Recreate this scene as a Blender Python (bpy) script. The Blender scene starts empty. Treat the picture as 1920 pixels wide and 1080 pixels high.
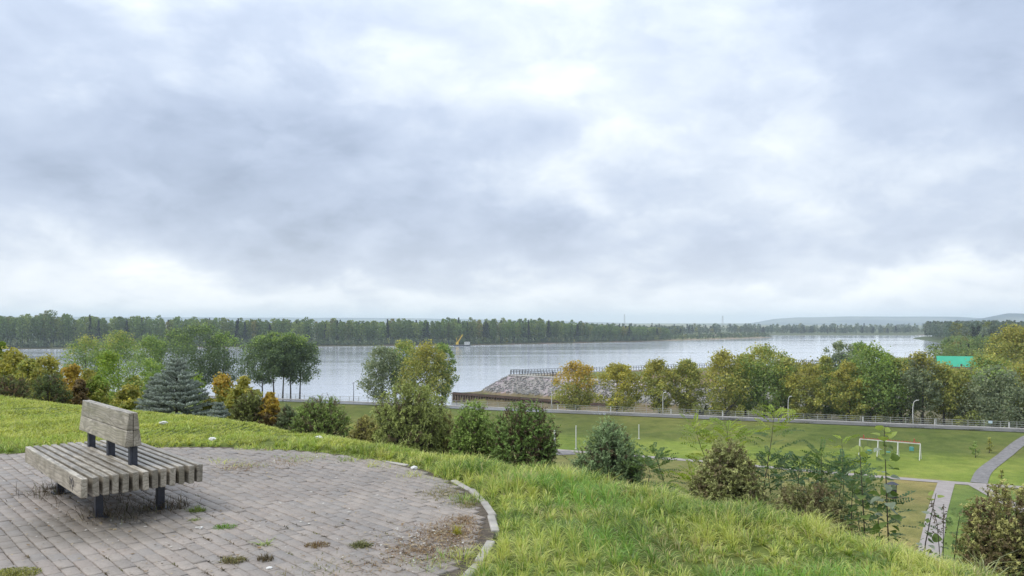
import bpy, bmesh, math, random
import numpy as np
from mathutils import Vector, Matrix

R = math.radians
rng = np.random.default_rng(7)
random.seed(7)
SC = bpy.context.scene
COL = SC.collection

# ------------------------------------------------------------------ camera
F = 1450.0            # focal length in photo pixels (1920 wide)
EYE = 1.65
HOR = 605.0           # horizon row of the photo
cd = bpy.data.cameras.new('camera')
cd.lens = 36 * F / 1920
cd.sensor_width = 36
cd.shift_y = (HOR - 540) / 1920
cd.clip_start = 0.1
cd.clip_end = 40000
cam = bpy.data.objects.new('camera', cd)
cam.location = (0, 0, EYE)
cam.rotation_euler = (R(90), 0, 0)
COL.objects.link(cam)
SC.camera = cam

# ------------------------------------------------------------------ exposure
SC.view_settings.view_transform = 'Standard'
SC.view_settings.look = 'None'
SC.view_settings.gamma = 1
SC.view_settings.exposure = 0.67
SC.view_settings.use_curve_mapping = False
SC.cycles.use_denoising = True
SC.cycles.max_bounces = 10
SC.cycles.diffuse_bounces = 6
SC.cycles.glossy_bounces = 3
SC.cycles.transmission_bounces = 6
SC.cycles.volume_bounces = 2
SC.cycles.sample_clamp_indirect = 6

# ------------------------------------------------------------------ sun (veiled by cloud)
SUN_EL, SUN_AZ = 52, -105        # degrees; azimuth from +Y towards +X
sl = bpy.data.lights.new('sun', 'SUN')
sl.energy = 1.5
sl.angle = R(24)
sl.color = (1.0, 0.96, 0.90)
so = bpy.data.objects.new('sun', sl)
sd = Vector((math.sin(R(SUN_AZ)) * math.cos(R(SUN_EL)), math.cos(R(SUN_AZ)) * math.cos(R(SUN_EL)), math.sin(R(SUN_EL))))
so.rotation_euler = (-sd).to_track_quat('-Z', 'Y').to_euler()
so.location = (0, 0, 60)
COL.objects.link(so)

# ------------------------------------------------------------------ world: overcast sky
W = bpy.data.worlds.new('World')
SC.world = W
W.use_nodes = True
nt = W.node_tree
nt.nodes.clear()


class NT:
    """small helper for node trees"""
    def __init__(s, tree):
        s.t = tree

    def n(s, typ, **kw):
        nd = s.t.nodes.new(typ)
        for k, v in kw.items():
            setattr(nd, k, v)
        return nd

    def put(s, sock, v):
        if isinstance(v, bpy.types.NodeSocket):
            s.t.links.new(v, sock)
        elif v is not None:
            sock.default_value = v

    def m(s, op, a, b=None, c=None, clamp=False):
        nd = s.n('ShaderNodeMath', operation=op)
        nd.use_clamp = clamp
        s.put(nd.inputs[0], a)
        s.put(nd.inputs[1], b)
        s.put(nd.inputs[2], c)
        return nd.outputs[0]

    def v(s, op, a, b=None, c=None):
        nd = s.n('ShaderNodeVectorMath', operation=op)
        s.put(nd.inputs[0], a)
        s.put(nd.inputs[1], b)
        if c is not None:
            s.put(nd.inputs[3] if op == 'SCALE' else nd.inputs[2], c)
        return nd.outputs[1] if op in ('DOT_PRODUCT', 'LENGTH', 'DISTANCE') else nd.outputs[0]

    def noise(s, vec, scale, detail=4, rough=0.5, dist=0.0, color=False):
        nd = s.n('ShaderNodeTexNoise')
        s.put(nd.inputs['Vector'], vec)
        nd.inputs['Scale'].default_value = scale
        nd.inputs['Detail'].default_value = detail
        nd.inputs['Roughness'].default_value = rough
        nd.inputs['Distortion'].default_value = dist
        return nd.outputs['Color'] if color else nd.outputs['Fac']

    def ramp(s, fac, stops, interp='LINEAR'):
        nd = s.n('ShaderNodeValToRGB')
        r = nd.color_ramp
        r.interpolation = interp
        while len(r.elements) > 1:
            r.elements.remove(r.elements[-1])
        r.elements[0].position = stops[0][0]
        r.elements[0].color = (*stops[0][1], 1)
        for p, c in stops[1:]:
            e = r.elements.new(p)
            e.color = (*c, 1)
        s.put(nd.inputs['Fac'], fac)
        return nd.outputs['Color']

    def mix(s, fac, a, b, blend='MIX'):
        nd = s.n('ShaderNodeMix', data_type='RGBA', blend_type=blend)
        s.put(nd.inputs[0], fac)
        s.put(nd.inputs[6], a if isinstance(a, bpy.types.NodeSocket) else (*a, 1))
        s.put(nd.inputs[7], b if isinstance(b, bpy.types.NodeSocket) else (*b, 1))
        return nd.outputs[2]


w = NT(nt)
tc = w.n('ShaderNodeTexCoord').outputs['Generated']
sep = w.n('ShaderNodeSeparateXYZ')
w.put(sep.inputs[0], tc)
dx, dy, dz = sep.outputs
zc = w.m('MAXIMUM', dz, 0.0)
den = w.m('ADD', zc, 0.48)
cmb = w.n('ShaderNodeCombineXYZ')
w.put(cmb.inputs[0], w.m('DIVIDE', dx, den))
w.put(cmb.inputs[1], w.m('DIVIDE', dy, den))
w.put(cmb.inputs[2], w.m('MULTIPLY', zc, 1.5))
deck = cmb.outputs[0]
n_big = w.noise(deck, 2.3, 5, 0.5, 0.2)
n_small = w.noise(deck, 6.2, 8, 0.58, 0.3)
warp = w.noise(deck, 3.6, 5, 0.55, 0.2, color=True)
az = w.m('ARCTAN2', dx, dy)
el = w.m('ARCSINE', dz)
ae = w.n('ShaderNodeCombineXYZ')
w.put(ae.inputs[0], az)
w.put(ae.inputs[1], el)
wv = w.v('MULTIPLY', w.v('SUBTRACT', warp, (0.5, 0.5, 0.5)), (0.42, 0.22, 0.0))
aew = w.v('ADD', ae.outputs[0], wv)
LOBES = [  # photo column, row, half sizes, weight: the cloud masses in view
    (820, 80, 280, 130, .09), (1040, 230, 240, 110, .07), (1260, 190, 150, 60, .06), (1105, 410, 60, 38, .32),
    (255, 10, 90, 45, .22), (110, 532, 260, 44, .19), (1690, 545, 280, 26, .42), (560, 572, 380, 26, .32),
    (1490, 385, 90, 45, .16), (60, 30, 150, 60, .10), (1000, 585, 900, 16, .14),
    (190, 270, 270, 130, -.26), (500, 390, 270, 100, -.24), (810, 450, 220, 60, -.18), (1820, 200, 200, 150, -.20),
    (1740, 440, 240, 50, -.14), (1250, 480, 280, 45, -.14), (1450, 80, 220, 70, -.07), (1880, 20, 130, 70, -.12),
    (450, 180, 110, 150, -.10)]
b = w.m('MULTIPLY_ADD', w.m('SUBTRACT', n_big, 0.5), 1.15, 0.37)
b = w.m('MULTIPLY_ADD', w.m('SUBTRACT', n_small, 0.5), 0.82, b)
puff = w.ramp(w.noise(deck, 4.4, 9, 0.56, 0.25), [(.47, (0, 0, 0)), (.56, (1, 1, 1))], 'EASE')
b = w.m('MULTIPLY_ADD', puff, 0.11, b)
for px, py, sx, sy, wt in LOBES:
    a0, e0 = math.atan((px - 960) / F), math.atan((HOR - py) / F)
    kx, ky = F / sx * 0.72, F / sy * 0.72
    p = w.v('MULTIPLY_ADD', aew, (kx, ky, 0), (-a0 * kx, -e0 * ky, 0))
    g = w.m('EXPONENT', w.m('MULTIPLY', w.v('DOT_PRODUCT', p, p), -1.0))
    b = w.m('MULTIPLY_ADD', g, wt * (1.3 if wt > 0 else 1.35), b)
ccol = w.ramp(w.m('MULTIPLY_ADD', b, .72, .25), [(0.0, (.195, .235, .31)), (0.12, (.235, .28, .365)), (.25, (.28, .328, .42)), (.43, (.34, .39, .48)), (.61, (.435, .48, .545)), (.79, (.545, .58, .625)), (1.0, (.66, .68, .705))])
# thin warm brightening of the air near the horizon, brighter towards the zenith as overcast skies are
lowair = w.m('EXPONENT', w.m('MULTIPLY', zc, -16.0))
ccol = w.mix(w.m('MULTIPLY', lowair, 0.55), ccol, (.86, .84, .82))
ccol = w.v('SCALE', ccol, None, w.m('MULTIPLY_ADD', zc, 0.95, 0.95))
ccol = w.v('SCALE', ccol, None, 10.0)
sky = w.n('ShaderNodeTexSky', sky_type='NISHITA')
sky.sun_disc = False
sky.sun_elevation = R(SUN_EL)
sky.sun_rotation = R(SUN_AZ)
mixc = w.mix(0.96, sky.outputs[0], ccol)
bg = w.n('ShaderNodeBackground')
bg.inputs['Strength'].default_value = 0.1
w.put(bg.inputs['Color'], mixc)
wo = w.n('ShaderNodeOutputWorld')
w.put(wo.inputs['Surface'], bg.outputs[0])


# =================================================================== helpers
def at(px, py, d):
    return np.array([(px - 960) / F * d, d, EYE - (py - HOR) / F * d])


def gx(px, d):
    return (px - 960) / F * d


def ground_pt(px, py, z=0.0):
    d = (EYE - z) * F / (py - HOR)
    return (gx(px, d), d)


def vnoise(x, y, scale, seed=0):
    """smooth value noise on numpy arrays, 0..1"""
    x = np.asarray(x, float) / scale
    y = np.asarray(y, float) / scale
    xi = np.floor(x).astype(np.int64)
    yi = np.floor(y).astype(np.int64)
    fx, fy = x - xi, y - yi
    fx = fx * fx * (3 - 2 * fx)
    fy = fy * fy * (3 - 2 * fy)

    def h(a, c):
        v = (a * 374761393 + c * 668265263 + seed * 1442695041) & 0x7fffffff
        v = ((v ^ (v >> 13)) * 1274126177) & 0x7fffffff
        return ((v ^ (v >> 16)) & 0xffff) / 65535.0
    return (h(xi, yi) * (1 - fx) + h(xi + 1, yi) * fx) * (1 - fy) + (h(xi, yi + 1) * (1 - fx) + h(xi + 1, yi + 1) * fx) * fy


def poly_sd(x, y, poly):
    """signed distance to a polygon, positive inside"""
    P = np.array(poly, float)
    x = np.asarray(x, float)
    y = np.asarray(y, float)
    best = np.full(x.shape, 1e18)
    inside = np.zeros(x.shape, bool)
    n = len(P)
    for i in range(n):
        ax, ay = P[i]
        bx, by = P[(i + 1) % n]
        ex, ey = bx - ax, by - ay
        t = np.clip(((x - ax) * ex + (y - ay) * ey) / (ex * ex + ey * ey), 0, 1)
        d = (x - ax - t * ex) ** 2 + (y - ay - t * ey) ** 2
        best = np.minimum(best, d)
        if ay != by:
            c = (ay > y) != (by > y)
            inside ^= c & (x < ex * (y - ay) / ey + ax)
    return np.where(inside, 1, -1) * np.sqrt(best)


def mesh_np(name, V, Fc, col=None, smooth=False):
    """mesh from numpy arrays; Fc is (M,k); col is per vertex rgb"""
    V = np.ascontiguousarray(V, dtype=np.float32).reshape(-1, 3)
    Fc = np.ascontiguousarray(Fc, dtype=np.int32)
    k = Fc.shape[1]
    me = bpy.data.meshes.new(name)
    me.vertices.add(len(V))
    me.vertices.foreach_set('co', V.ravel())
    me.loops.add(Fc.size)
    me.loops.foreach_set('vertex_index', Fc.ravel())
    me.polygons.add(len(Fc))
    me.polygons.foreach_set('loop_start', np.arange(0, Fc.size, k, dtype=np.int32))
    me.polygons.foreach_set('loop_total', np.full(len(Fc), k, dtype=np.int32))
    if smooth:
        me.polygons.foreach_set('use_smooth', np.ones(len(Fc), dtype=bool))
    if col is not None:
        ca = me.color_attributes.new('Col', 'FLOAT_COLOR', 'POINT')
        c4 = np.ones((len(V), 4), np.float32)
        c4[:, :3] = col
        ca.data.foreach_set('color', c4.ravel())
    me.update(calc_edges=True)
    return me


def ob(name, me, mat=None, parent=None, loc=None, rot=None, scale=None):
    o = bpy.data.objects.new(name, me)
    COL.objects.link(o)
    if mat is not None and me is not None and len(me.materials) == 0:
        me.materials.append(mat)
    if parent is not None:
        o.parent = parent
    if loc is not None:
        o.location = loc
    if rot is not None:
        o.rotation_euler = rot
    if scale is not None:
        o.scale = scale
    return o


def tag(o, label=None, cat=None, group=None, kind=None):
    if label:
        o['label'] = label
    if cat:
        o['category'] = cat
    if group:
        o['group'] = group
    if kind:
        o['kind'] = kind
    return o


def thing(name, label, cat, loc=(0, 0, 0), rz=0.0, group=None):
    o = bpy.data.objects.new(name, None)
    o.empty_display_size = 0.3
    COL.objects.link(o)
    o.location = loc
    o.rotation_euler = (0, 0, rz)
    return tag(o, label, cat, group)


def struct(name, me, mat, parent=None):
    o = ob(name, me, mat, parent)
    if parent is None:
        o['kind'] = 'structure'
    return o


class MB:
    """collects boxes, bars and tubes into one mesh"""
    def __init__(s):
        s.V, s.F = [], []

    def add(s, V, Fc):
        o = len(s.V)
        s.V += [tuple(v) for v in V]
        s.F += [tuple(i + o for i in f) for f in Fc]
        return s

    def box(s, c, size, M=None):
        hx, hy, hz = size[0] / 2, size[1] / 2, size[2] / 2
        vs = [Vector((sx * hx, sy * hy, sz * hz)) for sz in (-1, 1) for sy in (-1, 1) for sx in (-1, 1)]
        if M is not None:
            vs = [M @ v for v in vs]
        vs = [v + Vector(c) for v in vs]
        return s.add(vs, [(0, 2, 3, 1), (4, 5, 7, 6), (0, 1, 5, 4), (2, 6, 7, 3), (0, 4, 6, 2), (1, 3, 7, 5)])

    def bar(s, a, b_, wd, ht, up=(0, 0, 1)):
        a, b_ = Vector(a), Vector(b_)
        d = b_ - a
        t = d.normalized()
        u = Vector(up)
        sd_ = t.cross(u)
        if sd_.length < 1e-4:
            sd_ = t.cross(Vector((1, 0, 0)))
        sd_.normalize()
        u = sd_.cross(t)
        vs = [p + sd_ * (i * wd / 2) + u * (j * ht / 2) for p in (a, b_) for i, j in ((-1, -1), (1, -1), (1, 1), (-1, 1))]
        return s.add(vs, [(0, 3, 2, 1), (4, 5, 6, 7), (0, 1, 5, 4), (1, 2, 6, 5), (2, 3, 7, 6), (3, 0, 4, 7)])

    def tube(s, pts, rad, n=6, cap=True):
        pts = [Vector(p) for p in pts]
        o = len(s.V)
        prev = None
        for i, p in enumerate(pts):
            t = (pts[min(i + 1, len(pts) - 1)] - pts[max(i - 1, 0)]).normalized()
            if prev is None:
                a = t.orthogonal().normalized()
            else:
                a = (prev - t * prev.dot(t)).normalized()
            prev = a
            bb = t.cross(a)
            r = rad[i] if hasattr(rad, '__len__') else rad
            for k in range(n):
                th = 2 * math.pi * k / n
                s.V.append(tuple(p + (a * math.cos(th) + bb * math.sin(th)) * r))
        for i in range(len(pts) - 1):
            for k in range(n):
                k2 = (k + 1) % n
                s.F.append((o + i * n + k, o + i * n + k2, o + (i + 1) * n + k2, o + (i + 1) * n + k))
        if cap:
            s.F.append(tuple(o + k for k in reversed(range(n))))
            s.F.append(tuple(o + (len(pts) - 1) * n + k for k in range(n)))
        return s

    def mesh(s, name, smooth=False):
        me = bpy.data.meshes.new(name)
        me.from_pydata(s.V, [], s.F)
        if smooth:
            for p in me.polygons:
                p.use_smooth = True
        me.update()
        return me

    def build(s, name, mat, parent=None, smooth=False):
        return ob(name, s.mesh(name, smooth), mat, parent)


def bevelled(me, width=0.004, seg=1):
    bm = bmesh.new()
    bm.from_mesh(me)
    bmesh.ops.bevel(bm, geom=bm.edges[:], offset=width, segments=seg, affect='EDGES', profile=0.5)
    bm.to_mesh(me)
    bm.free()
    return me


# ------------------------------------------------------------------ materials
def mat(name):
    m = bpy.data.materials.new(name)
    m.use_nodes = True
    t = m.node_tree
    t.nodes.clear()
    h = NT(t)
    out = h.n('ShaderNodeOutputMaterial')
    return m, h, out


def principled(h, out, color, rough=0.6, spec=0.4, metal=0.0, normal=None):
    p = h.n('ShaderNodeBsdfPrincipled')
    h.put(p.inputs['Base Color'], color if isinstance(color, bpy.types.NodeSocket) else (*color, 1))
    h.put(p.inputs['Roughness'], rough)
    p.inputs['Specular IOR Level'].default_value = spec
    p.inputs['Metallic'].default_value = metal
    if normal is not None:
        h.put(p.inputs['Normal'], normal)
    h.put(out.inputs['Surface'], p.outputs[0])
    return p


def bump(h, height, strength=0.3, dist=0.01):
    bn = h.n('ShaderNodeBump')
    bn.inputs['Strength'].default_value = strength
    bn.inputs['Distance'].default_value = dist
    h.put(bn.inputs['Height'], height)
    return bn.outputs[0]


def attr(h, name='Col'):
    a = h.n('ShaderNodeAttribute')
    a.attribute_name = name
    return a.outputs['Color']


def pos(h):
    return h.n('ShaderNodeNewGeometry').outputs['Position']


def objc(h):
    return h.n('ShaderNodeTexCoord').outputs['Object']


def orand(h):
    return h.n('ShaderNodeObjectInfo').outputs['Random']


def plain(name, color, rough=0.55, spec=0.4, metal=0.0, vary=0.12, scale=3.0):
    m, h, out = mat(name)
    nz = h.noise(pos(h), scale, 5, 0.6)
    lo = tuple(c * (1 - vary) for c in color)
    hi = tuple(min(1, c * (1 + vary)) for c in color)
    c = h.ramp(nz, [(0.3, lo), (0.7, hi)])
    principled(h, out, c, rough, spec, metal)
    return m


def foliage_mat(name, trans=0.33, rough=0.5, spec=0.25):
    m, h, out = mat(name)
    c = attr(h)
    p = h.n('ShaderNodeBsdfPrincipled')
    h.put(p.inputs['Base Color'], c)
    p.inputs['Roughness'].default_value = rough
    p.inputs['Specular IOR Level'].default_value = spec
    tr = h.n('ShaderNodeBsdfTranslucent')
    h.put(tr.inputs['Color'], h.mix(1.0, c, (1.0, 1.0, .75), 'MULTIPLY'))
    mx = h.n('ShaderNodeMixShader')
    mx.inputs[0].default_value = trans
    h.put(mx.inputs[1], p.outputs[0])
    h.put(mx.inputs[2], tr.outputs[0])
    h.put(out.inputs['Surface'], mx.outputs[0])
    return m


M = {}
M['leaf'] = foliage_mat('leaf', 0.48)
M['needle'] = foliage_mat('needle', 0.15, 0.55, 0.25)
M['grass'] = foliage_mat('grass_blade', 0.42, 0.38, 0.5)
M['dry'] = foliage_mat('dry_plant', 0.2, 0.7, 0.15)
M['white_metal'] = plain('white_metal', (.56, .56, .53), .45, .4)
M['dark_metal'] = plain('dark_metal', (.030, .034, .050), .42, .5, 0, .25, 14)
M['rail_dark'] = plain('rail_dark', (.06, .065, .07), .5)
M['fence_metal'] = plain('fence_metal', (.33, .34, .31), .5)
M['red'] = plain('red_paint', (.40, .06, .045), .45)
M['teal'] = plain('teal_plastic', (.08, .28, .28), .5)
M['yellow'] = plain('yellow_paint', (.62, .42, .04), .5)
M['kerb'] = plain('kerb_concrete', (.33, .31, .28), .85, .3, 0, .3, 5)
M['concrete'] = plain('concrete', (.50, .48, .45), .8, .3, 0, .18, .6)
M['pylon'] = plain('galvanised_steel', (.30, .31, .32), .5)
M['black_plastic'] = plain('black_plastic', (.03, .03, .04), .4)
M['litter_white'] = plain('pale_stone', (.62, .61, .58), .7, .3, 0, .15, 30)
M['blue_sign'] = plain('pale_sign', (.45, .56, .60), .5)


def bark_mat(name, c0, c1):
    m, h, out = mat(name)
    mp = h.v('MULTIPLY', pos(h), (1, 1, .25))
    nz = h.noise(mp, 9, 6, .65)
    principled(h, out, h.ramp(nz, [(.3, c0), (.7, c1)]), .85, .2, 0, bump(h, nz, .5, .03))
    return m


M['bark'] = bark_mat('bark', (.035, .03, .025), (.10, .085, .07))
M['bark_pale'] = bark_mat('bark_pale', (.16, .15, .13), (.38, .36, .32))


def wood_mat():
    m, h, out = mat('weathered_wood')
    o = objc(h)
    off = h.n('ShaderNodeCombineXYZ')
    r = orand(h)
    h.put(off.inputs[0], h.m('MULTIPLY', r, 37.0))
    h.put(off.inputs[1], h.m('MULTIPLY', r, 11.0))
    h.put(off.inputs[2], h.m('MULTIPLY', r, 7.0))
    p = h.v('ADD', o, off.outputs[0])
    wv_ = h.noise(h.v('MULTIPLY', p, (2.2, 9, 9)), 1.0, 3, .5, .4)
    rings = h.n('ShaderNodeTexWave', wave_type='BANDS', bands_direction='Z', wave_profile='SAW')
    h.put(rings.inputs['Vector'], h.v('ADD', h.v('MULTIPLY', p, (.45, 12, 19)), h.v('SCALE', h.noise(h.v('MULTIPLY', p, (1.1, 6, 6)), 1.3, 3, .5, .3, True), None, 4.2)))
    rings.inputs['Scale'].default_value = .5
    rings.inputs['Distortion'].default_value = 1.6
    rings.inputs['Detail'].default_value = 2
    grain = rings.outputs['Fac']
    fine = h.noise(h.v('MULTIPLY', p, (5, 120, 120)), 1.0, 4, .65)
    c = h.ramp(grain, [(.0, (.10, .085, .068)), (.3, (.27, .24, .195)), (.8, (.42, .38, .315)), (1., (.085, .072, .056))])
    c = h.mix(.42, c, h.ramp(fine, [(.3, (.15, .125, .095)), (.65, (.50, .445, .35))]), 'MIX')
    stain = h.noise(p, 5.0, 5, .6)
    c = h.mix(h.m('MULTIPLY', h.ramp(stain, [(.46, (0, 0, 0)), (.66, (1, 1, 1))]), .62), c, (.115, .10, .065))
    # each plank aged a little differently
    tone = h.m('MULTIPLY_ADD', r, .5, .72)
    c = h.v('SCALE', c, None, tone)
    rough = h.m('MULTIPLY_ADD', wv_, .3, .22)
    principled(h, out, c, rough, .45, 0, bump(h, h.m('ADD', h.m('MULTIPLY', grain, .7), fine), .5, .005))
    return m


M['wood'] = wood_mat()


def paver_mat():
    m, h, out = mat('paver_concrete')
    p = pos(h)
    c = attr(h)
    big = h.noise(p, .55, 4, .55)
    fine = h.noise(p, 55, 4, .7)
    mid = h.noise(p, 7, 4, .6)
    c = h.mix(1.0, c, h.ramp(big, [(.3, (.76, .76, .77)), (.7, (1.16, 1.14, 1.12))]), 'MULTIPLY')
    c = h.mix(1.0, c, h.ramp(fine, [(.3, (.80, .80, .80)), (.7, (1.16, 1.16, 1.16))]), 'MULTIPLY')
    c = h.mix(h.m('MULTIPLY', h.ramp(mid, [(.56, (0, 0, 0)), (.75, (1, 1, 1))]), .35), c, (.15, .135, .105))
    # darker brown patch with a noisy edge around the bench
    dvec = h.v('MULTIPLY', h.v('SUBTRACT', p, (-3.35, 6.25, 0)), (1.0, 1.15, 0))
    bench_dist = h.m('ADD', h.v('LENGTH', dvec), h.m('MULTIPLY', h.m('SUBTRACT', h.noise(p, 2.2, 5, .6), .5), 1.5))
    dm = h.ramp(bench_dist, [(.35, (1, 1, 1)), (1.15, (0, 0, 0))])
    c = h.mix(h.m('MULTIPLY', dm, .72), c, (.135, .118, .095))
    rough = h.m('MULTIPLY_ADD', big, .35, .42)
    principled(h, out, c, rough, .35, 0, bump(h, fine, .35, .004))
    return m


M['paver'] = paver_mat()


def ground_mat():
    m, h, out = mat('ground_cover')
    p = pos(h)
    c = attr(h)
    n1 = h.noise(p, .045, 5, .6)
    n2 = h.noise(p, .6, 5, .65)
    n3 = h.noise(h.v('MULTIPLY', p, (1, 1, 1)), 6, 4, .7)
    n4 = h.noise(p, .17, 6, .68, .6)
    c = h.mix(1.0, c, h.ramp(n4, [(.32, (.74, .80, .70)), (.5, (1, 1, 1)), (.68, (1.28, 1.14, 1.30))]), 'MULTIPLY')
    c = h.mix(1.0, c, h.ramp(n1, [(.3, (.80, .86, .80)), (.7, (1.18, 1.10, 1.15))]), 'MULTIPLY')
    c = h.mix(1.0, c, h.ramp(n2, [(.25, (.70, .74, .70)), (.75, (1.26, 1.22, 1.25))]), 'MULTIPLY')
    c = h.mix(1.0, c, h.ramp(n3, [(.3, (.72, .74, .70)), (.7, (1.25, 1.22, 1.2))]), 'MULTIPLY')
    principled(h, out, c, .9, .15, 0, bump(h, h.m('ADD', n3, n2), .5, .08))
    return m


M['ground'] = ground_mat()


def water_mat():
    m, h, out = mat('river_water')
    p = pos(h)
    a = h.noise(h.v('MULTIPLY', p, (.05, .16, 1)), 1.0, 5, .6, .4)
    c2 = h.noise(h.v('MULTIPLY', p, (.7, 1.6, 1)), 1.0, 3, .55)
    band = h.noise(h.v('MULTIPLY', p, (.004, .018, 1)), 1.0, 4, .55, .6)
    hgt = h.m('ADD', h.m('MULTIPLY', a, .55), h.m('MULTIPLY', c2, .12))
    rough = h.m('MULTIPLY_ADD', h.ramp(band, [(.40, (0, 0, 0)), (.62, (1, 1, 1))]), .10, .04)
    pr = principled(h, out, (.46, .485, .52), rough, .5, 0, bump(h, hgt, .6, .30))
    pr.inputs['IOR'].default_value = 2.0
    return m


M['water'] = water_mat()


def asphalt_mat():
    m, h, out = mat('wet_asphalt')
    p = pos(h)
    n1 = h.noise(h.v('MULTIPLY', p, (.09, .3, 1)), 1.0, 4, .6)
    n2 = h.noise(p, 12, 4, .7)
    pud = h.ramp(n1, [(.52, (0, 0, 0)), (.58, (1, 1, 1))])
    c = h.mix(pud, h.ramp(n2, [(.3, (.10, .10, .10)), (.7, (.19, .185, .18))]), (.07, .07, .07))
    rough = h.m('MULTIPLY_ADD', pud, -.40, .46)
    principled(h, out, c, rough, .5)
    return m


M['asphalt'] = asphalt_mat()
M['path'] = plain('path_slabs', (.30, .268, .25), .8, .3, 0, .14, 1.2)
M['asphalt_old'] = plain('old_asphalt', (.185, .175, .17), .8, .3, 0, .3, 2.0)
M['soil'] = plain('dark_soil', (.10, .083, .065), .95, .1, 0, .4, 20)


def riprap_mat():
    m, h, out = mat('riprap_stone')
    c = attr(h)
    nz = h.noise(pos(h), 3.0, 5, .65)
    c = h.mix(1.0, c, h.ramp(nz, [(.3, (.75, .75, .75)), (.7, (1.2, 1.2, 1.2))]), 'MULTIPLY')
    principled(h, out, c, .85, .25)
    return m


M['stone'] = riprap_mat()
M['pile_steel'] = plain('rusty_sheet_pile', (.16, .115, .085), .8, .2, 0, .4, 2.0)
M['pile_dark'] = plain('dark_sheet_pile', (.035, .028, .024), .85, .2, 0, .4, 2.0)
M['cap_rust'] = plain('rusty_cap_beam', (.085, .055, .042), .8, .2, 0, .3, 2.0)
M['roof_green'] = plain('green_metal_roof', (.02, .33, .19), .4, .5, 0, .10, .4)
M['roof_brown'] = plain('brown_roof', (.16, .115, .095), .7, .3, 0, .2, .6)
M['roof_dark'] = plain('dark_roof', (.06, .05, .045), .7, .3, 0, .2, .6)
M['wall_white'] = plain('pale_plaster', (.60, .58, .54), .8, .3, 0, .1, .5)
M['wall_yellow'] = plain('ochre_plaster', (.42, .33, .17), .8, .3, 0, .1, .5)
M['glass'] = plain('window_glass', (.03, .04, .05), .08, .5)
M['cloth_dark'] = plain('dark_cloth', (.03, .032, .04), .9, .1)
M['hill'] = None

# =================================================================== terrain
PARK = -17.35
WATER = -20.35
ROADZ = -16.2
CREST = np.array([(-80, 60), (-40, 34), (-11.3, 17), (-6.9, 14.6), (-3.65, 12.2), (-1.83, 10.5), (-.37, 9.05), (1.26, 7.5),
                  (2.35, 6.3), (3.15, 5.14), (4.5, 3), (8, -3), (20, -24), (60, -95), (200, -340)])
PC = np.array([-4.3, 6.2])
PR = 4.1                                    # paved circle
FA = np.array([70.3, 135.5])                # a point of the road fence line
FD = np.array([-.939, .344])                # its direction (to the left)
FN = np.array([.344, .939])                 # towards the river
FAR_LAND = [(-9000, 420), (-900, 600), (-400, 640), (-181, 709), (-46, 742), (81, 839), (147, 886), (207, 967), (300, 1050), (392, 1150),
            (398, 1175), (310, 1215), (330, 1290), (394, 1329), (560, 1337), (720, 1350), (1600, 1700), (12000, 6000), (12000, 16000), (-12000, 16000)]
RIGHT_LAND = [(25, 140), (26, 182), (60, 200), (110, 262), (150, 320), (230, 430), (330, 590), (470, 850), (560, 1085), (640, 1170),
              (900, 1180), (2500, 1250), (5000, 1000), (5000, -400), (200, -400)]
PLAT = [(-.74, 214.5), (12, 204), (30.8, 187), (42, 179), (60, 170), (90, 190), (112, 273)]
PLATZ = EYE - 14.5
EMB = [(-16.2, 213.8), (2.5, 198.5), (21, 183.6), (40, 168), (120, 190), (140, 285), (112, 282), (-1, 223)]
BASEZ = -17.8


def road_r(x, y):
    return (x - FA[0]) * FN[0] + (y - FA[1]) * FN[1]


def smooth(t):
    t = np.clip(t, 0, 1)
    return t * t * (3 - 2 * t)


def crest_s(x, y):
    return (y - np.interp(x, CREST[:, 0], CREST[:, 1])) * 0.68 + .42


def height(x, y):
    x = np.asarray(x, float)
    y = np.asarray(y, float)
    s = crest_s(x, y)
    # plateau, brow and hillside
    sp = np.maximum(s, 0)
    hill = np.where(sp < .9, -sp * sp * 0.30, -.243 - (sp - .9) * .54)
    r = road_r(x, y)
    park = PARK + (ROADZ - PARK) * smooth((r + 24) / 15.5)
    low = np.maximum(hill, park)
    # undulation of the plateau lawn
    near = np.clip(1 - sp / 4, 0, 1)
    rc = np.hypot(x - PC[0], y - PC[1])
    low = low + near * smooth((rc - 4.3) / 1.5) * (vnoise(x, y, 1.7, 3) - .42) * 0.10
    low = low - 0.07 * smooth((4.3 - rc) / .15)
    # river bank beyond the fence
    bank = ROADZ - np.clip((r - 2) * 0.55, 0, 8)
    z = np.where(r > 0.5, np.minimum(low, bank), low)
    sdr = poly_sd(x, y, RIGHT_LAND)
    rl = WATER + np.clip(sdr * 0.35, -3, 2.6) + smooth((sdr - 60) / 260) * 3.0
    rl = np.minimum(rl, ROADZ - .3)
    z = np.where(r > 0.5, np.maximum(z, np.where(sdr > -8, rl, -30)), z)
    sdf = poly_sd(x, y, FAR_LAND)
    fl = WATER + np.clip(sdf * 0.12, -3, 1.6) + smooth((sdf - 1500) / 4000) * 12
    z = np.where(y > 400, np.maximum(np.maximum(fl, np.where(sdr > -8, rl, -30)), -23.4), z)
    return np.maximum(z, -23.4)


def hgt(x, y):
    return float(height(np.array([x]), np.array([y]))[0])


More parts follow.
